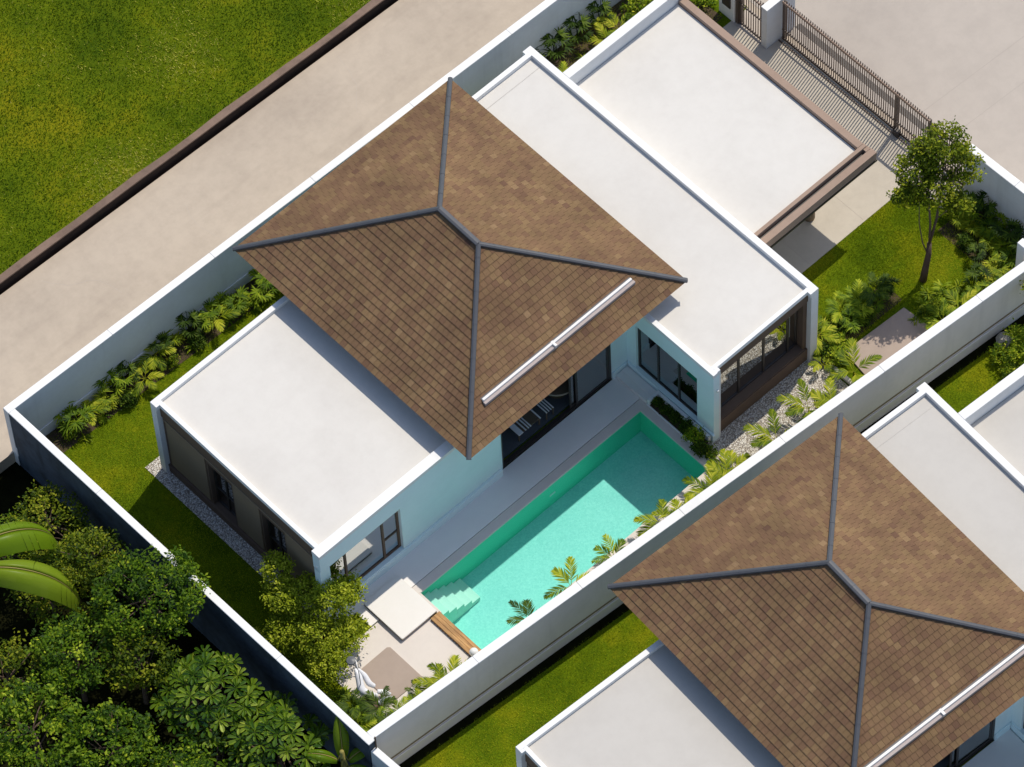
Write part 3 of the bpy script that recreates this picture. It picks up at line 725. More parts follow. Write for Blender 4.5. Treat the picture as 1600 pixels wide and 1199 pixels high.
# interior furniture seen through the open doors
dt = empty('round_table', (9.25, 5.75, 0), label='round brown dining table inside the open sliding doors', cat='table')
child(MB().lathe(9.2, 5.72, [(.60, .72), (.62, .74), (.62, .76), (.60, .765)], 40).make('rim', M['rim']), dt)
child(MB().lathe(9.2, 5.72, [(.59, .766), (.59, .772)], 40).make('table_top', M['tablebrown']), dt)
child(MB().lathe(9.2, 5.72, [(.28, .06), (.06, .12), (.06, .72)], 20).make('pedestal', M['tablebrown']), dt)
bn = empty('slatted_bench', (7.9, 6.0, 0), label='white slatted bench just inside the open doors, nearer the open side', cat='bench')
mb = MB()
for k, a in enumerate((7.32, 7.56, 7.66, 7.74, 8.10)): mb.box(a, a+(.16 if k == 0 else .035), 5.35, 6.22, .40, .43)
child(mb.make('slats', M['white']), bn)
mb = MB()
for a in (7.34, 8.08):
    for b in (5.4, 6.15): child(MB().box(a, a+.04, b, b+.04, .06, .359).make('leg', M['tablebrown']), bn)
mb.box(7.38, 8.08, 5.421, 6.149, .37, .395)
mb.box(7.32, 8.13, 5.38, 5.42, .36, .40); mb.box(7.32, 8.13, 6.15, 6.19, .36, .40)
child(mb.make('frame', M['tablebrown']), bn)
bn2 = empty('slatted_chair', (8.6, 6.0, 0), label='white slatted chair between the bench and the round table', cat='chair')
mb = MB()
for a in (8.34, 8.42, 8.50, 8.58): mb.box(a, a+.03, 5.6, 6.22, .40, .43)
child(mb.make('seat', M['white']), bn2)
mb = MB()
for a in (8.34, 8.58):
    for b in (5.62, 6.18): child(MB().box(a, a+.03, b, b+.03, .06, .399).make('leg', M['tablebrown']), bn2)
mb.box(8.33, 8.62, 5.57, 5.60, .40, .86)
child(mb.make('backrest', M['tablebrown']), bn2)
# stake + hose outside the near corner
tag(MB().tube([(-2.38, 11.25, 1.2), (-2.30, 11.12, 2.35)], .022, 8).make('wooden_stake', M['bark']), 'short brown wooden stake leaning on the wall corner', 'stake')
tag(MB().tube([(-2.78, 11.35, 1.55), (-2.76, 11.55, 1.42), (-2.74, 11.8, 1.38), (-2.74, 12.1, 1.34)], .03, 8).make('hose', M['green']), 'green plastic hose hanging along the outside of the low wall', 'hose')
tag(MB().box(-3.5, -2.85, 11.2, 11.5, -.5, -.2).make('block', M['rock']), 'rough pale block in the dark undergrowth near the wall corner', 'block')

# ------------------------------------------------------------------ gates
def gate(name, label, a, b, h, step, posts, rails, u0=21.9, bar=.032, over=.10):
    g = empty(name, (u0, a, 0), label=label, cat='gate')
    mb = MB(); x = a+.05
    while x < b-.03:
        mb.box(u0-.006, u0+.006, x-bar/2, x+bar/2, .05, h+over); x += step
    child(mb.make('bars', M['barbrown']), g)
    for z, w in rails: child(MB().box(u0-.055, u0-.023, a, b, z-w/2, z+w/2).make('rail', M['fascia'] if z > 1.5 else M['gatebrown']), g)
    for p in posts: child(MB().box(u0-.04, u0+.04, p-.04, p+.04, .02, h+.02).make('post', M['gatebrown']), g)
    return g
gate('driveway_gate', 'wide brown sliding gate of thin upright bars casting striped shadows', 1.66, 7.42, 1.80, .085, (1.70, 6.12, 7.38), ((1.78, .10), (.50, .05), (.10, .10)))
gate('driveway_gate', 'short brown barred fence panel mostly hidden behind the slender tree', 7.50, 8.88, 1.72, .085, (7.54, 8.84), ((1.70, .07), (1.0, .06), (.12, .1)))
gate('pedestrian_gate', 'narrow brown barred pedestrian gate between two white piers', .42, 1.37, 1.75, .095, (.46, 1.33), ((1.72, .06), (1.0, .05), (.12, .08)), u0=21.42)
pr = empty('gate_pier', (21.8, 1.5, 0), label='tall white gate wall between the pedestrian gate and driveway gate', cat='pier')
child(MB().box(21.30, 22.42, 1.385, 1.60, 0, 1.80).make('wall_body', M['sidewhite']), pr)
child(MB().box(21.29, 22.43, 1.375, 1.61, 1.80, 1.85).make('coping', M['white']), pr)
p2 = empty('letterbox_pier', (21.35, .2, 0), label='white pier with a dark framed letterbox left of the pedestrian gate', cat='pier')
child(MB().box(21.30, 21.60, -.32, .30, 0, 1.75).make('wall_body', M['white']), p2)
child(MB().box(21.26, 21.298, -.16, .16, .55, 1.35).make('letterbox', M['darkmetal']), p2)
child(MB().box(21.34, 21.5, .302, .41, 0, 1.75).make('jamb', M['gatebrown']), p2)
gd = empty('gate_motor', (21.5, 6.3, 0), label='small dark gate motor box on the ground by the sliding gate', cat='motor')
child(MB().box(21.72, 21.88, 6.16, 6.36, .02, .26).make('casing', M['darkmetal'], bevel=.02), gd)
tag(MB().box(21.74, 21.78, 1.62, 8.8, .0185, .045).make('gate_track', M['gatebrown']), 'long dark steel track on the ground in front of the gate bars', 'track')

# ================================================================== PLANTS
def vec(u, v, z): return Vector((u, v, z))
def strap(mb, p, az, el, L, w, droop, segs=4, r=.5, taper=.15, fold=0.0):
    """a strap leaf starting at p (u,v,z); az in the u,v plane"""
    d = Vector((math.cos(az)*math.cos(el), math.sin(az)*math.cos(el), math.sin(el)))
    side = Vector((-math.sin(az), math.cos(az), 0))
    pts = []; q = Vector(p); e = el
    for k in range(segs+1):
        t = k/segs; ww = w*(math.sin(math.pi*min(1, (t*.86+.14)))**.7)*(1 if t < .999 else taper)
        pts.append((q.copy(), ww))
        e -= droop/segs; d = Vector((math.cos(az)*math.cos(e), math.sin(az)*math.cos(e), math.sin(e))); q = q+d*(L/segs)
    for (a, wa), (b, wb) in zip(pts[:-1], pts[1:]):
        if fold:
            c = Vector((0, 0, -fold))
            mb.poly([tuple(a), tuple(b), tuple(b+side*wb+c*wb), tuple(a+side*wa+c*wa)], r)
            mb.poly([tuple(a), tuple(a-side*wa+c*wa), tuple(b-side*wb+c*wb), tuple(b)], r)
        else:
            mb.poly([tuple(a-side*wa), tuple(b-side*wb), tuple(b+side*wb), tuple(a+side*wa)], r)
def frond(mb, p, az, el, L, leaf, n, rr, base=.5, lw=.018, curl=1.25):
    q = Vector(p); e = el; rib = [q.copy()]
    for k in range(n):
        d = Vector((math.cos(az)*math.cos(e), math.sin(az)*math.cos(e), math.sin(e))); q = q+d*(L/n); rib.append(q.copy()); e -= curl/n
        t = (k+1)/n
        if t < .18: continue
        ll = leaf*(math.sin(math.pi*min(1, t*.8+.15))**.6)
        for sgn in (-1, 1):
            a2 = az+sgn*(.95-.55*t)
            strap(mb, q, a2+rr.uniform(-.1, .1), e*.5+.30+rr.uniform(-.12, .12), ll, lw, .55, 2, min(1, max(0, base+rr.gauss(0, .17))))
    mb.tube([tuple(x) for x in rib], [.010*(1-.7*i/len(rib)) for i in range(len(rib))], 4, False, .9)
def palm_mesh(seed, fr=9, L=.85, leaf=.30, n=13, mat_='leaf_yellow', h=.25, lw=.026):
    rr = random.Random(seed); mb = MB()
    for k in range(fr):
        az = 2*math.pi*(k+rr.uniform(-.3, .3))/fr; el = rr.uniform(.45, 1.15)
        frond(mb, (.03*math.cos(az), .03*math.sin(az), h), az, el, L*rr.uniform(.75, 1.1), leaf*rr.uniform(.85, 1.1), n, rr, rr.uniform(.25, .8), lw)
    for k in range(3): mb.tube([(.03*(k-1), .02*k, 0), (.02*(k-1), .01*k, h+.05)], [.02, .014], 5, True, .4)
    me = mb.make('fronds', M[mat_], attr=True); return me
def fan_mesh(seed, stems=6, h=.6, mat_='leaf_bed', spread=.28, leaf=.29, w=.020, per=3, fingers=8):
    rr = random.Random(seed); mb = MB()
    for s in range(stems):
        a = rr.uniform(0, 6.28); rad = spread*math.sqrt(rr.random()); u, v = rad*math.cos(a), rad*math.sin(a)
        hh = h*rr.uniform(.45, 1.05); b = rr.uniform(.2, .8)
        mb.tube([(u*.5, v*.5, 0), (u, v, hh)], [.012, .008], 5, False, .1)
        for k in range(per):
            az = rr.uniform(0, 6.28); c = (u+.16*math.cos(az), v+.16*math.sin(az), hh+rr.uniform(-.12, .05))
            mb.tube([(u, v, hh-.05), c], [.005, .004], 3, False, .4)
            for f in range(fingers):
                fa = az+(f-(fingers-1)/2)*.42
                strap(mb, c, fa, rr.uniform(.1, .55), leaf*rr.uniform(.8, 1.15), w, .55, 3, min(1, max(0, b+rr.gauss(0, .15))))
    return mb.make('leaves', M[mat_], attr=True)
def rosette_mesh(seed, n=26, L=.42, w=.030, mat_='leaf_bed', h=.1, b=.5, el=(.25, 1.2)):
    rr = random.Random(seed); mb = MB()
    for k in range(n):
        strap(mb, (rr.uniform(-.05, .05), rr.uniform(-.05, .05), h), rr.uniform(0, 6.28), rr.uniform(*el), L*rr.uniform(.6, 1.1), w*rr.uniform(.7, 1.2), 1.4, 4, min(1, max(0, b+rr.gauss(0, .2))))
    return mb.make('leaves', M[mat_], attr=True)
def leafdot(mb, p, s, rr, r, up=.55, asp=.5):
    az = rr.uniform(0, 6.28); t = rr.gauss(0, up); t2 = rr.gauss(0, up*.7)
    a = Vector((math.cos(az)*math.cos(t), math.sin(az)*math.cos(t), math.sin(t)))
    b = Vector((-math.sin(az)*math.cos(t2), math.cos(az)*math.cos(t2), math.sin(t2)))*asp
    q = Vector(p)
    mb.poly([tuple(q-a*s*.5), tuple(q+b*s*.5+a*s*.05), tuple(q+a*s*.55), tuple(q-b*s*.5+a*s*.05)], r)
def crown_mesh(seed, rx, rz, zc, clusters, per, leaf, cr, mat_, squash=1.0, hollow=.35, b=.5, asp=.5, lumps=7):
    rr = random.Random(seed); mb = MB(); cen = []
    lobes = [(rr.uniform(0, 6.28), rr.uniform(-.2, .9), rr.uniform(.75, 1.15)) for _ in range(lumps)]
    while len(cen) < clusters:
        a = rr.uniform(0, 6.28); z = rr.uniform(-.8, 1); s = math.sqrt(max(0, 1-z*z))
        k = rr.uniform(hollow, 1)**.6
        g = .72
        for (la, lz, lr) in lobes:
            da = math.cos(a-la)*s+z*lz*.6
            g = max(g, lr*(.55+.5*da))
        k *= min(1.12, g)
        cen.append((rx*k*s*math.cos(a), rx*k*s*math.sin(a)*squash, zc+rz*k*z, rr.gauss(0, .19)))
    for c in cen:
        for _ in range(per):
            p = (c[0]+rr.gauss(0, cr), c[1]+rr.gauss(0, cr), c[2]+rr.gauss(0, cr*.7))
            leafdot(mb, p, leaf*rr.uniform(.6, 1.25), rr, min(1, max(0, b+c[3]+rr.gauss(0, .2))), asp=asp)
    return mb.make('crown', M[mat_], attr=True), cen
def limbs(base, top, cen, seed, r0=.07, mat_='bark', nb=14):
    rr = random.Random(seed); mb = MB()
    mid = tuple((base[j]*.45+top[j]*.55)+(rr.uniform(-.08, .08) if j < 2 else 0) for j in range(3))
    mb.tube([base, mid, top], [r0, r0*.75, r0*.5], 8)
    for c in rr.sample(cen, min(nb, len(cen))):
        s = rr.choice((mid, top)); m = tuple((s[j]+c[j])/2+rr.uniform(-.05, .05) for j in range(3))
        mb.tube([s, m, c[:3]], [r0*.35, r0*.22, r0*.1], 5)
    return mb.make('trunk', M[mat_], smooth=True)

protos = {}
def proto(kind, objs):
    protos[kind] = objs
    for o in objs: C.objects.unlink(o)
def place(kind, name, u, v, s, rz, label, cat, group, z=0.0, sz=None):
    e = bpy.data.objects.new(name, None); C.objects.link(e); e.empty_display_size = .2
    e.location = (u, -v, z); e.rotation_euler = (0, 0, rz); e.scale = (s, s, sz or s)
    tag(e, label, cat, group)
    for o in protos[kind]:
        c = o.copy(); C.objects.link(c); c.parent = e
    return e
proto('palmA', [palm_mesh(11, 7, .85, .34, 15, h=.45, lw=.022)]); proto('palmB', [palm_mesh(12, 6, 1.0, .38, 17, h=.6, lw=.023)]); proto('palmC', [palm_mesh(13, 6, .72, .30, 13, h=.3, lw=.022)])
proto('palmG', [palm_mesh(14, 8, .66, .28, 12, 'leaf_bed', .3, .018)])
proto('palmD', [palm_mesh(15, 7, .72, .30, 13, 'leaf_dark', .4, .018)])
proto('fanA', [fan_mesh(21)]); proto('fanB', [fan_mesh(22, 5, .75)]); proto('fanD', [fan_mesh(23, 5, .9, 'leaf_dark', .22, .26, .02)])
proto('fanY', [fan_mesh(24, 6, .5, 'leaf_yellow', .3, .26, .017, 3, 9)])
proto('rosG', [rosette_mesh(31)]); proto('rosY', [rosette_mesh(32, 30, .36, .016, 'leaf_yellow', .05, .35)])
proto('rosD', [rosette_mesh(33, 26, .45, .03, 'leaf_dark', .2)])
proto('shrub', [crown_mesh(41, .34, .28, .26, 60, 12, .075, .05, 'leaf_bed')[0]])
proto('shrubD', [crown_mesh(42, .30, .26, .24, 60, 12, .085, .05, 'leaf_dark')[0]])
proto('shrubY', [crown_mesh(43, .30, .24, .22, 55, 10, .08, .05, 'leaf_yellow', b=.2)[0]])
KD = {'palmA': 'feathery yellow-green palm', 'palmB': 'tall feathery yellow-green palm', 'palmC': 'small feathery yellow-green palm', 'palmG': 'bushy green feather palm',
      'palmD': 'dark green feather palm', 'fanA': 'fan-leaved lady palm', 'fanB': 'tall fan-leaved lady palm', 'fanD': 'dark upright fan-leaved palm', 'fanY': 'bright fan-leaved lady palm', 'rosG': 'green strap-leaved plant',
      'rosY': 'spiky yellowish grassy clump', 'rosD': 'dark strap-leaved plant', 'shrub': 'low bushy green shrub', 'shrubD': 'low dark green shrub', 'shrubY': 'low yellow-green shrub'}
NM = {'p': 'palm', 'f': 'lady_palm', 'r': 'strap_leaf_plant', 's': 'shrub'}
ORD = ['first', 'second', 'third', 'fourth', 'fifth', 'sixth', 'seventh', 'eighth', 'ninth', 'tenth', 'eleventh', 'twelfth', 'thirteenth', 'fourteenth', 'fifteenth', 'sixteenth', 'seventeenth', 'eighteenth', 'nineteenth', 'twentieth', 'twenty-first', 'twenty-second', 'twenty-third', 'twenty-fourth']
def bed(items, where, group):
    """items ordered along the bed; labels count them per kind"""
    cnt = {}; tot = {}
    for it in items: tot[it[0]] = tot.get(it[0], 0)+1
    for it in items:
        k, u, v, s = it[:4]; cnt[k] = cnt.get(k, 0)+1
        o = ORD[cnt[k]-1]+' ' if tot[k] > 1 else 'only '
        nm = NM[k[0]]
        place(k, nm, u, v, s, R.uniform(0, 6.28), o+KD[k]+' '+where, 'palm' if k[0] in 'pf' else ('shrub' if k[0] == 's' else 'plant'), group, z=it[4] if len(it) > 4 else 0)
G = .0
bed([('fanA', -.95, -2.72, 1.1), ('shrub', -1.25, -2.5, .7), ('rosY', -1.0, -2.15, .8), ('palmC', -.45, -2.55, .8), ('rosG', -.2, -2.3, .7), ('fanY', .15, -2.75, .9), ('fanB', .6, -2.65, .95), ('shrubD', .6, -2.2, .9), ('rosG', .9, -2.3, .7),
     ('fanD', 1.1, -2.75, .8), ('palmC', 1.35, -2.35, .8), ('rosY', 1.75, -2.35, .8), ('palmA', 2.05, -2.7, .75), ('fanD', 2.35, -2.7, .8), ('shrubY', 2.3, -2.3, .7), ('fanY', 2.8, -2.6, .9), ('rosG', 3.05, -2.3, .8), ('fanD', 3.3, -2.7, .95),
     ('shrubD', 3.2, -2.3, .9), ('fanB', 3.7, -2.65, .9), ('palmC', 4.05, -2.4, .9), ('rosG', 4.3, -2.25, .9), ('fanA', 4.6, -2.45, .95), ('shrub', 4.95, -2.3, .9), ('rosG', 5.2, -2.15, .9), ('fanA', 5.6, -2.2, .9), ('palmG', 6.0, -2.4, .9), ('fanA', 6.4, -2.2, .9)],
    'from the corner in the road-wall bed', 'plants in the bed under the road wall')
bed([('fanD', 16.2, -2.45, .8), ('rosY', 16.05, -1.75, 1.0), ('palmG', 16.35, -1.5, .8), ('fanY', 16.6, -1.0, .9), ('fanD', 16.9, -2.45, 1.15), ('rosY', 16.95, -1.45, 1.1), ('shrubD', 17.0, -.75, .8), ('rosY', 17.35, -1.75, 1.2), ('palmG', 17.3, -1.0, .8),
     ('fanD', 17.75, -2.4, 1.1), ('rosY', 17.9, -1.35, 1.1), ('palmA', 18.1, -1.55, .75), ('fanY', 18.35, -1.1, .9), ('shrub', 18.1, -.6, .9), ('fanD', 18.6, -2.4, 1.0), ('palmC', 18.65, -1.7, .9), ('shrub', 18.8, -1.2, 1.2),
     ('shrubY', 19.2, -1.5, 1.2), ('rosY', 19.2, -.75, 1.0), ('shrub', 19.6, -1.9, 1.2), ('shrubY', 19.7, -1.1, 1.2), ('shrub', 20.1, -1.5, 1.3), ('shrub', 20.3, -.8, 1.2), ('shrubY', 20.7, -1.3, 1.2), ('shrub', 21.1, -.9, 1.2)],
    'in the back bed beside the carport', 'plants in the bed beside the carport')
bed([('fanD', 20.95, 9.2, .9), ('fanB', 21.2, 9.6, .95), ('fanY', 20.75, 9.75, .85), ('fanD', 21.45, 10.0, 1.0), ('fanY', 20.9, 10.25, .9), ('fanA', 21.3, 10.45, .95), ('shrubD', 20.5, 10.2, .9), ('fanY', 20.75, 10.8, .95), ('fanD', 21.35, 11.0, 1.0), ('fanD', 20.35, 10.75, .7),
     ('fanY', 20.45, 11.25, 1.0), ('fanA', 20.9, 11.4, .95), ('fanD', 21.3, 11.6, 1.0), ('fanY', 20.2, 11.75, 1.0), ('shrubD', 20.6, 11.95, 1.0), ('fanD', 19.75, 11.3, .8), ('fanB', 19.75, 11.75, .8), ('rosY', 19.35, 11.95, .9)],
    'in the front bed by the street wall', 'lady palms by the street wall')
bed([('rosY', 17.75, 10.95, .9), ('shrubY', 18.1, 11.0, .8), ('rosG', 18.3, 10.75, .8), ('shrub', 18.45, 11.2, 1.0), ('rosY', 18.6, 10.6, 1.0), ('palmG', 18.15, 11.6, .9), ('shrubY', 18.75, 11.05, .9), ('palmC', 18.75, 11.65, .9), ('rosG', 19.0, 10.75, .9),
     ('rosG', 19.05, 11.35, 1.0), ('palmG', 19.3, 11.75, .8), ('rosY', 19.35, 11.0, 1.0), ('shrub', 17.95, 12.0, .9)],
    'behind the tan slab near the party wall', 'plants behind the tan slab')
bed([('palmA', 15.35, 9.55, .75), ('fanY', 15.75, 9.45, .9), ('shrubD', 16.1, 9.7, 1.1), ('palmG', 16.4, 9.45, .9), ('fanA', 16.45, 9.85, .9), ('shrub', 15.6, 10.0, 1.0), ('palmG', 16.95, 9.55, .9), ('fanA', 17.1, 9.85, .8), ('shrubD', 16.8, 9.95, .9), ('palmD', 17.45, 9.65, .9),
     ('fanD', 17.75, 9.85, .7), ('rosG', 17.95, 9.55, .8), ('shrub', 15.35, 10.35, 1.0), ('shrubD', 15.2, 10.0, .9)],
    'between the lawn and the tan slab', 'row of shrubs between lawn and slab')
bed([('palmB', 15.15, 11.15, .85), ('palmC', 14.85, 10.25, .6), ('palmB', 13.45, 11.1, .85), ('palmA', 13.85, 11.55, 1.0), ('palmB', 12.1, 11.25, .9), ('palmG', 13.1, 11.6, .8), ('rosY', 12.35, 11.75, .9)],
    'in the pale pebbles by the big window', 'palms in the pebbles')
bed([('palmA', 10.35, 11.15, .95), ('palmC', 10.75, 10.95, .95), ('palmA', 9.75, 11.1, .95), ('palmB', 8.15, 10.95, .85), ('palmA', 8.6, 11.15, .85), ('palmG', 6.55, 10.75, 1.0), ('palmA', 5.1, 10.6, .9), ('palmD', 3.6, 10.6, 1.0)],
    'leaning over the pool from its far edge', 'palms along the pool edge')
bed([('palmA', .95, 10.4, .85), ('palmB', .55, 10.35, .75), ('palmG', -.15, 10.45, .8), ('palmD', .05, 10.0, .5), ('palmG', -.75, 10.25, .8), ('rosY', -.45, 10.45, .8), ('palmD', -1.0, 9.75, .85), ('palmG', -1.45, 10.15, .9), ('palmD', -1.45, 9.15, .8), ('rosG', -1.35, 8.65, .9), ('palmG', -1.75, 9.7, .8), ('rosG', -1.9, 8.8, .9)],
    'round the corner patio with the sculpture', 'palms round the corner patio')
bed([('rosY', -1.95, -1.6, .7), ('rosY', -2.1, .45, .8), ('rosY', -1.95, 1.05, .9), ('rosG', -2.15, 1.95, .8), ('rosY', -1.95, 2.45, 1.0), ('fanY', -2.0, 2.85, .7), ('rosG', -1.75, 2.9, .8), ('rosY', -1.9, 3.6, 1.0), ('rosG', -2.0, 5.4, 1.0), ('fanY', -1.85, 5.9, .7), ('rosG', -2.05, 6.9, .9), ('palmG', -2.0, 7.9, .7)],
    'from the road end inside the garden end wall', 'clumps along the garden end wall')
bed([('shrubD', 10.8, 8.0, .55, .14), ('shrubD', 10.8, 8.35, .6, .14), ('shrubD', 10.78, 8.7, .65, .14), ('shrubD', 10.8, 9.1, .75, .14), ('shrub', 10.72, 9.5, .9, .1), ('rosG', 10.8, 9.75, .7, .1), ('shrubY', 10.75, 10.1, .7), ('shrubD', 10.6, 9.85, .8, .06)],
    'filling the planter below the shaded window', 'shrubs in the planter')
bed([('shrubY', 18.5, 13.45, 1.1), ('shrub', 18.85, 13.75, 1.1), ('shrub', 19.2, 13.4, 1.2), ('shrubY', 18.3, 13.9, .8)], 'on the neighbour lawn at the right edge', 'shrubs on the neighbour lawn')
tag(MB().lathe(19.0, 13.15, [(.02, .0), (.25, .02), (.28, .15), (.18, .3), (.03, .36)], 9).make('rock', M['rock']), 'pale rounded garden rock beside the party wall at the right edge', 'rock')

# --- trees ---------------------------------------------------------
def tree(name, u, v, base_off, crown_off, rx, rz, zc, clusters, per, leaf, cr, m, label, cat='tree', group=None, seed=1, bark='bark', r0=.07, z0=0, **kw):
    e = empty(name, (u, v, z0), label=label, cat=cat, group=group)
    c, cen = crown_mesh(seed, rx, rz, 0, clusters, per, leaf, cr, m, **kw)
    c.parent = e; c.location = (crown_off[0], -crown_off[1], zc-z0)
    cen2 = [(x[0]+crown_off[0], x[1]+crown_off[1], x[2]+zc-z0) for x in cen]
    top = (crown_off[0], crown_off[1], zc-z0-rz*.15)
    t = limbs((base_off[0], base_off[1], 0), top, cen2, seed+5, r0, bark); t.parent = e
    return e
# slender tree by the gate
LOBES = [(1.22, -.52, 4.9, .62), (.35, -.79, 4.3, .6), (1.36, .0, 4.2, .5), (.47, -.17, 3.9, .6), (-.12, -.65, 3.7, .45), (.75, .49, 3.5, .35), (.76, -.78, 4.7, .5)]
e = empty('slender_tree', (18.86, 10.16, 0), label='slender tree with forked brown trunk standing on the lawn by the gate', cat='tree')
mb = MB(); cen = []; rr = random.Random(77)
for (du, dv, z, r) in LOBES:
    for _ in range(int(95*r)):
        a = rr.uniform(0, 6.28); zz = rr.uniform(-.8, 1); s_ = math.sqrt(1-zz*zz); k = rr.uniform(.15, 1)**.5
        cc = (du+r*k*s_*math.cos(a), dv+r*k*s_*math.sin(a), z+.8*r*k*zz); cen.append(cc); bb = rr.gauss(0, .16)
        for _ in range(20):
            leafdot(mb, (cc[0]+rr.gauss(0, .085), cc[1]+rr.gauss(0, .085), cc[2]+rr.gauss(0, .06)), .115*rr.uniform(.6, 1.2), rr, min(1, max(0, .42+bb+rr.gauss(0, .2))))
c = mb.make('crown', M['leaf_tree'], attr=True); c.parent = e
mb = MB()
mb.tube([(0, 0, 0), (.10, -.03, .45), (.22, -.05, 1.0), (.30, -.12, 1.4)], [.11, .095, .08, .065], 10)
for pts, r in (([(.30, -.12, 1.4), (.38, -.2, 2.2), (.42, -.35, 3.2), (.5, -.45, 4.2)], .036), ([(.28, -.11, 1.35), (.60, -.18, 2.2), (.85, -.30, 3.1), (1.0, -.4, 4.3)], .045),
               ([(.20, -.05, 1.0), (.12, -.2, 1.5), (.1, -.35, 2.3), (.2, -.5, 3.4)], .022), ([(.85, -.3, 3.1), (.9, -.1, 3.7), (1.1, .1, 4.6)], .02), ([(.42, -.35, 3.2), (.2, -.3, 3.9), (.0, -.4, 4.6)], .02),
               ([(.6, -.18, 2.2), (1.0, -.1, 2.35), (1.35, -.1, 2.6), (1.45, -.15, 2.75)], .012)):
    mb.tube(pts, [r, r*.85, r*.7, r*.4][:len(pts)], 7)
rr = random.Random(5)
for cc in rr.sample(cen, 26):
    p = cc; s = rr.choice([(.5, -.45, 4.0), (1.0, -.4, 4.2), (.42, -.35, 3.4)])
    mb.tube([s, tuple((s[j]+p[j])/2+rr.uniform(-.06, .06) for j in range(3)), p], [.014, .009, .004], 4)
t = mb.make('trunk', M['bark'], smooth=True); t.parent = e
# big olive-leaved bush at the villa corner (several upright domes in one plant)
e = empty('corner_tree', (-.55, 6.9, 0), label='large loose olive-green leafy tree hiding the villa corner near the platform', cat='tree')
rr = random.Random(9); mb = MB(); mbt = MB()
for (du, dv, z, r, n) in ((-.35, -.95, 1.5, .55, 70), (-.05, -1.5, 1.9, .40, 46), (.45, .0, 1.6, .60, 80), (1.0, .05, 1.35, .45, 55), (-.35, .3, 1.0, .70, 95), (-.85, -.4, .95, .55, 60), (.35, .75, .8, .55, 60), (-.55, 1.0, .7, .6, 60), (.1, -.6, 1.5, .6, 70)):
    for _ in range(int(n*1.7)):
        a = rr.uniform(0, 6.28); zz = rr.uniform(-.8, 1); s = math.sqrt(1-zz*zz); k = rr.uniform(.2, 1)**.5
        c0 = (du+r*k*s*math.cos(a), dv+r*k*s*math.sin(a), max(.15, z+r*.85*k*zz)); bb = rr.gauss(0, .1)
        for _ in range(15):
            leafdot(mb, (c0[0]+rr.gauss(0, .07), c0[1]+rr.gauss(0, .07), c0[2]+rr.gauss(0, .05)), .092*rr.uniform(.6, 1.2), rr, min(1, max(0, .52+bb+rr.gauss(0, .2))))
    mbt.tube([(0, 0, 0), (du*.5, dv*.5, z*.5), (du, dv, z)], [.05, .03, .012], 6)
mb.make('crown', M['leaf_bush'], attr=True).parent = e; mbt.make('trunk', M['palebark'], smooth=True).parent = e
# dense trees outside the end wall
JL = 'tree beyond the end wall, '
jt = [(-3.75, 3.95, 1.35, .95, 2.45, 150, 26, .10, 'leaf_j1', 'bright leafy one reaching over the wall'),
      (-3.95, 1.75, .85, .6, 1.9, 80, 22, .085, 'leaf_j2', 'brownish olive one between wall and banana leaves'),
      (-3.75, -.35, 1.1, .55, 1.0, 80, 18, .09, 'leaf_j2', 'low dark one near the road corner'),
      (-6.1, 3.7, 1.2, .9, 2.1, 110, 22, .10, 'leaf_j1', 'medium green one near the lower banana leaf'),
      (-8.4, 4.7, 1.35, 1.0, 2.3, 120, 22, .11, 'leaf_j1', 'one at the left edge of the frame'),
      (-7.1, 6.4, 1.15, .8, 1.9, 90, 22, .11, 'leaf_j1', 'one at the lower left between dark gaps'),
      (-5.0, 4.9, .9, .8, 2.0, 70, 22, .10, 'leaf_j2', 'olive one below the bright crown'),
      (-5.0, 1.2, 1.3, .6, 1.2, 90, 18, .09, 'leaf_j2', 'low dark one under the banana leaves'),
      (-2.95, 1.1, .55, .4, .6, 40, 16, .08, 'leaf_j2', 'low leafy one close under the wall'),
      (-7.6, 2.6, 1.2, .7, 1.2, 80, 18, .10, 'leaf_j2', 'low one at the left edge below the banana leaves'),
      (-4.9, -.6, .9, .5, .9, 60, 16, .09, 'leaf_j1', 'low one at the left edge by the road'),
      (-6.5, 8.3, 1.0, .7, 1.7, 80, 20, .11, 'leaf_j1', 'one at the bottom edge of the frame')]
for k, (u, v, rx, rz, zc, n, per, lf, m, lab) in enumerate(jt):
    tree('broadleaf_tree', u, v, (0, 0), (0, 0), rx, rz, zc, int(n*1.2), int(per*1.4), lf*1.1, .10, m, (JL+lab), 'tree', 'dense trees outside the end wall', seed=100+k, z0=-.5, r0=.08, lumps=10, hollow=.5, asp=.55, b=.30+.16*((k*7) % 5)/4)
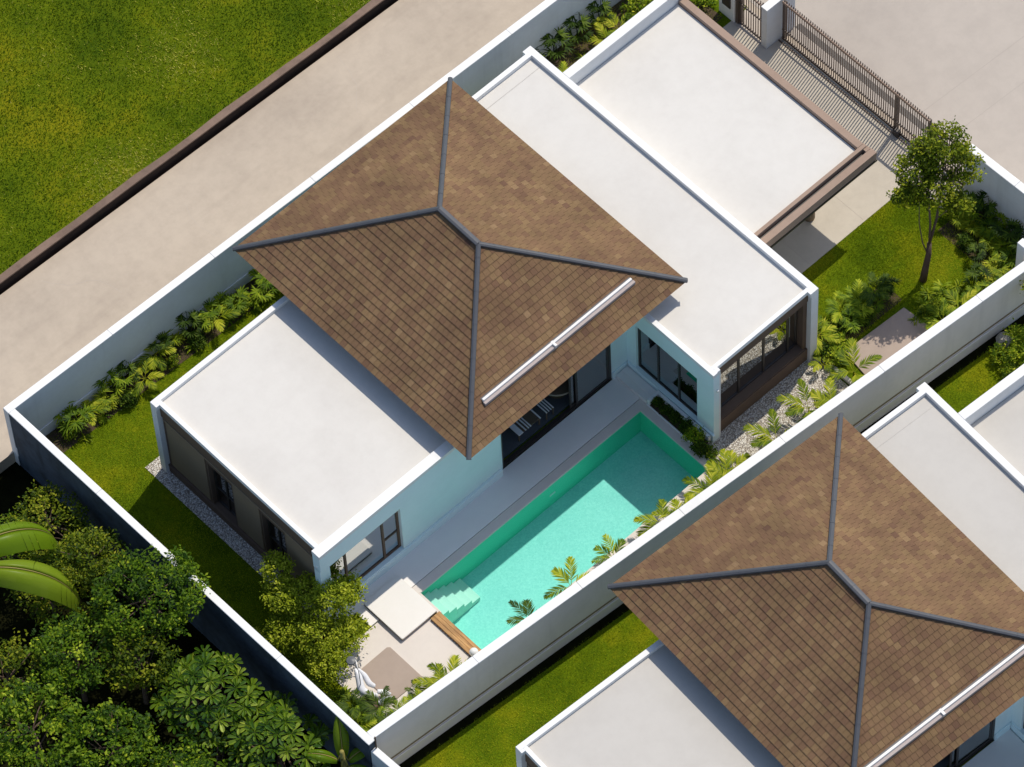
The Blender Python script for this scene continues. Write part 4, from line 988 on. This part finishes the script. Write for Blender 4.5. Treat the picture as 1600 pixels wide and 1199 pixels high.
# rosette trees
def rosette_tree(u, v, zc, spots, label, seed):
    e = empty('rosette_tree', (u, v, -.5), label=label, cat='tree', group='glossy rosette trees outside the end wall')
    rr = random.Random(seed); mb = MB(); mt = MB(); mt.tube([(0, 0, 0), (0, 0, zc*.5)], [.09, .07], 8)
    for (a, b, z) in spots:
        n = rr.randint(9, 12); tone = rr.uniform(.3, .7); a0 = rr.uniform(0, 6.28); L = rr.uniform(.28, .40)
        tilt = rr.uniform(-.15, .15)
        for ring, (el, ln, m_) in enumerate(((.35, 1.0, n), (.8, .62, n//2))):
            for k in range(m_):
                az = a0+ring*.3+2*math.pi*k/m_+rr.uniform(-.12, .12)
                d = Vector((math.cos(az)*math.cos(el), math.sin(az)*math.cos(el), math.sin(el)+tilt*math.cos(az)))
                sd = Vector((-math.sin(az), math.cos(az), rr.uniform(-.25, .25))); p = Vector((a, b, z)); l_ = L*ln*rr.uniform(.85, 1.1); w = l_*.145
                q = [(0.05, .12), (.45, .62), (.78, 1.0), (.95, .7), (1.0, .05)]
                tn = min(1, max(0, tone+rr.gauss(0, .15)))
                for (t0, w0), (t1, w1_) in zip(q[:-1], q[1:]):
                    A = p+d*(l_*t0)-Vector((0, 0, .10*t0*t0)); B = p+d*(l_*t1)-Vector((0, 0, .10*t1*t1)); up = Vector((0, 0, .035))
                    mb.poly([tuple(A), tuple(B), tuple(B+sd*w*w1_+up*w1_), tuple(A+sd*w*w0+up*w0)], tn)
                    mb.poly([tuple(A), tuple(A-sd*w*w0+up*w0), tuple(B-sd*w*w1_+up*w1_), tuple(B)], tn)
        mt.tube([(0, 0, zc*.5), (a*.6, b*.6, z*.75), (a, b, z)], [.04, .028, .012], 6)
    mb.make('crown', M['leaf_ros'], attr=True).parent = e; mt.make('trunk', M['bark'], smooth=True).parent = e
def scatter_ros(seed, rx, ry, zc, dz, n, dmin):
    rr = random.Random(seed); out = []; tries = 0
    while len(out) < n and tries < 6000:
        tries += 1
        a = rr.uniform(-1, 1); b = rr.uniform(-1, 1)
        if a*a+b*b > 1: continue
        z = zc+dz*(1-(a*a+b*b))-.0+rr.uniform(-.18, .12)
        p = (a*rx, b*ry, z)
        if all((p[0]-q[0])**2+(p[1]-q[1])**2+(p[2]-q[2])**2 > dmin**2 for q in out): out.append(p)
    return out
rosette_tree(-4.3, 6.75, 2.6, scatter_ros(1, 1.25, 1.3, 1.8, .8, 40, .34), 'glossy rosette-leaved tree outside the end wall, further from the corner', 51)
rosette_tree(-3.75, 8.9, 2.4, scatter_ros(2, 1.05, 1.45, 1.5, .7, 38, .34), 'glossy rosette-leaved tree outside the end wall, nearer the corner', 52)
rosette_tree(-5.4, 8.2, 2.0, scatter_ros(3, 1.1, 1.1, 1.1, .5, 26, .36), 'lower darker rosette-leaved tree at the bottom of the frame', 53)
# banana plants
def banana(u, v, z0, leaves, label, seed):
    e = empty('banana_plant', (u, v, z0), label=label, cat='banana plant', group='banana plants'); rr = random.Random(seed)
    st = MB(); st.tube([(0, 0, 0), (.02, 0, 1.2), (0, 0, 2.2)], [.12, .09, .06], 10); st.make('stem', M['midrib'], attr=True, smooth=True).parent = e
    for (p, az, el, L, w, droop) in leaves:
        mb = MB(); q = Vector(p); e1 = el; n = 16; rib = []
        for k in range(n+1):
            rib.append((q.copy(), e1)); d = Vector((math.cos(az)*math.cos(e1), math.sin(az)*math.cos(e1), math.sin(e1))); q = q+d*(L/n); e1 -= droop/n
        tone = rr.uniform(.3, .8)
        for sgn in (-1, 1):
            side0 = Vector((-math.sin(az), math.cos(az), 0))*sgn
            cut = 0
            for k in range(n):
                t0, t1 = k/n, (k+1)/n
                wf = lambda t: w*(math.sin(math.pi*min(1, t*.93+.05))**.55)
                if rr.random() < .15: cut = rr.uniform(.02, .06)
                (a, ea), (b, eb) = rib[k], rib[k+1]
                m_ = 4; w0, w1_ = wf(t0), wf(t1)
                ga = (b-a)*(.12 if cut and rr.random() < .5 else 0)
                for j in range(m_):
                    s0, s1 = j/m_, (j+1)/m_
                    f = lambda s: Vector((0, 0, .10*math.sin(s*1.6)-.85*s*s*w))
                    tn = min(1, max(0, tone+rr.gauss(0, .02)))
                    mb.poly([tuple(a+ga*s0+side0*w0*s0+f(s0)), tuple(b+side0*w1_*s0+f(s0)), tuple(b+side0*w1_*s1+f(s1)), tuple(a+ga*s1+side0*w0*s1+f(s1))], tn)
        lf = mb.make('leaf', M['banana'], attr=True, smooth=True, weld=.0006); lf.parent = e
        rb_ = MB(); rb_.tube([tuple(x[0]+Vector((0, 0, .012))) for x in rib], [.022*(1-.8*i/n) for i in range(n+1)], 6, True, .6); rb_.make('midrib', M['midrib'], lf, attr=True, smooth=True)
        pt = MB(); pt.tube([(0, 0, 2.0), tuple((Vector((0, 0, 2.1))+Vector(p))/2), tuple(p)], [.04, .03, .022], 6, True, .3); pt.make('leaf_stalk', M['midrib'], lf, attr=True, smooth=True)
banana(-6.9, .0, -.5, [((.3, -.05, 3.6), .30, .45, 3.3, .50, 1.95), ((.25, .45, 3.5), .78, .30, 3.6, .50, 1.9), ((-.2, -.3, 3.3), -1.5, .5, 1.4, .34, 1.3)], 'banana plant with two huge arching leaves at the left edge', 61)
banana(-2.98, 10.55, -.5, [((.05, -.05, 1.7), -.9, 1.2, 1.3, .20, .7), ((.1, .1, 1.7), .2, .7, .7, .18, 1.3), ((.0, .2, 1.6), 1.2, .7, .9, .17, 1.5), ((-.15, .1, 1.6), 2.5, .8, .9, .17, 1.4), ((-.1, -.1, 1.7), -2.3, .9, 1.0, .18, 1.4)], 'small banana plant with upright pale leaves by the wall corner', 62)
# twig of a neighbour's tree entering at the right edge
tree('neighbour_tree', 20.6, 13.3, (0, 0), (-.35, .0), .75, .45, 1.9, 46, 16, .10, .09, 'leaf_tree', 'thin leafy tree in front of the party wall at the right edge', seed=300, r0=.03, bark='palebark', hollow=.3)

# ------------------------------------------------------------------ grass blades
def blades(name, regions, dens, h, w, m, label, z=0, seed=1, excl=()):
    rr = random.Random(seed); vs = []; fs = []; rv = []
    nz = [(rr.uniform(.2, .9), rr.uniform(0, 6.28), rr.uniform(0, 6.28)) for _ in range(9)]
    for (u0, u1, v0f, v1f) in regions:
        v0m = min(v0f(u0), v0f(u1)); v1m = max(v1f(u0), v1f(u1)); n = int(dens*(u1-u0)*(v1m-v0m))
        for _ in range(n):
            u = rr.uniform(u0, u1); v = rr.uniform(v0m, v1m)
            if not (v0f(u) < v < v1f(u)): continue
            if any(a < u < b and c < v < d for a, b, c, d in excl): continue
            tone = sum(math.sin(f*3*(u*math.cos(a)+v*math.sin(a))+p) for f, a, p in nz)/9
            a = rr.uniform(0, 6.28); hh = h*rr.uniform(.5, 1.2)*(1+.3*tone); l = rr.uniform(.3, 1.0)*hh
            c, s = math.cos(a), math.sin(a); b = len(vs)
            vs.append((u-s*w, -v-c*w, z)); vs.append((u+s*w, -v+c*w, z)); vs.append((u+c*l, -v-s*l, z+hh))
            fs.append((b, b+1, b+2)); rv.append(min(1, max(0, .42+tone*1.1+rr.gauss(0, .25))))
    me = bpy.data.meshes.new(name); me.from_pydata(vs, [], fs); me.materials.append(M[m])
    at = me.attributes.new('rnd', 'FLOAT', 'FACE'); at.data.foreach_set('value', rv); me.update()
    o = bpy.data.objects.new(name, me); C.objects.link(o); tag(o, label, 'grass', kind='stuff'); return o
c_ = lambda x: (lambda u: x)
blades('grass', [(-2.4, 6.8, lambda u: w1(u)+.22, c_(-.34)), (-2.4, -.42, c_(-.34), c_(11.0)), (-.42, .6, c_(6.5), c_(7.6)), (15.04, 20.9, c_(7.68), c_(10.3)), (17.9, 21.9, c_(7.68), lambda u: w3(u)-.02), (15.2, 17.9, c_(9.3), lambda u: w3(u)), (15.04, 21.3, lambda u: w1(u)+.2, c_(-.1))],
       1300, .045, .006, 'blade', 'mown green lawn around the near villa', 0, 5, excl=[(-1.2, 2, 7.6, 11.1), (15.4, 17.95, 10.3, 12)])
blades('grass', [(-2.2, 21.5, lambda u: w3(u)+.56, lambda u: w3(u)+3.1+.0*u)], 900, .05, .006, 'blade', 'lawn strip on the neighbour plot below the party wall', 0, 6)
blades('grass', [(-6.5, 16.5, lambda u: -17.5, lambda u: -7.76+.0231*u)], 420, .075, .014, 'blade_field', 'rough green and straw coloured grass of the big open field', .26, 7)
# planting soil
for nm, rs, lab in (('planting_bed', [strip(-2.2, 7, lambda u: w1(u)+.2, lambda u: w1(u)+1.0)], 'soil'), ('planting_bed', [strip(15.03, 21.2, lambda u: w1(u)+.2, lambda u: -.07)], 'soil'),
                    ('planting_bed', [strip(20.3, 21.9, lambda u: 9.3, lambda u: w3(u)+.05)], 'soil'), ('planting_bed', [(15.13, 18.0, 9.45, 10.2)], 's')):
    sheet(nm, rs, .008, M['soil'], .007)
sheet('wall_foot_shade_soil', [strip(-2.3, 21.8, lambda u: w3(u)+.15, lambda u: w3(u)+.60)], .008, M['darksoil'], .007)  # soil strip coloured near-black to paint in the party wall's shadow
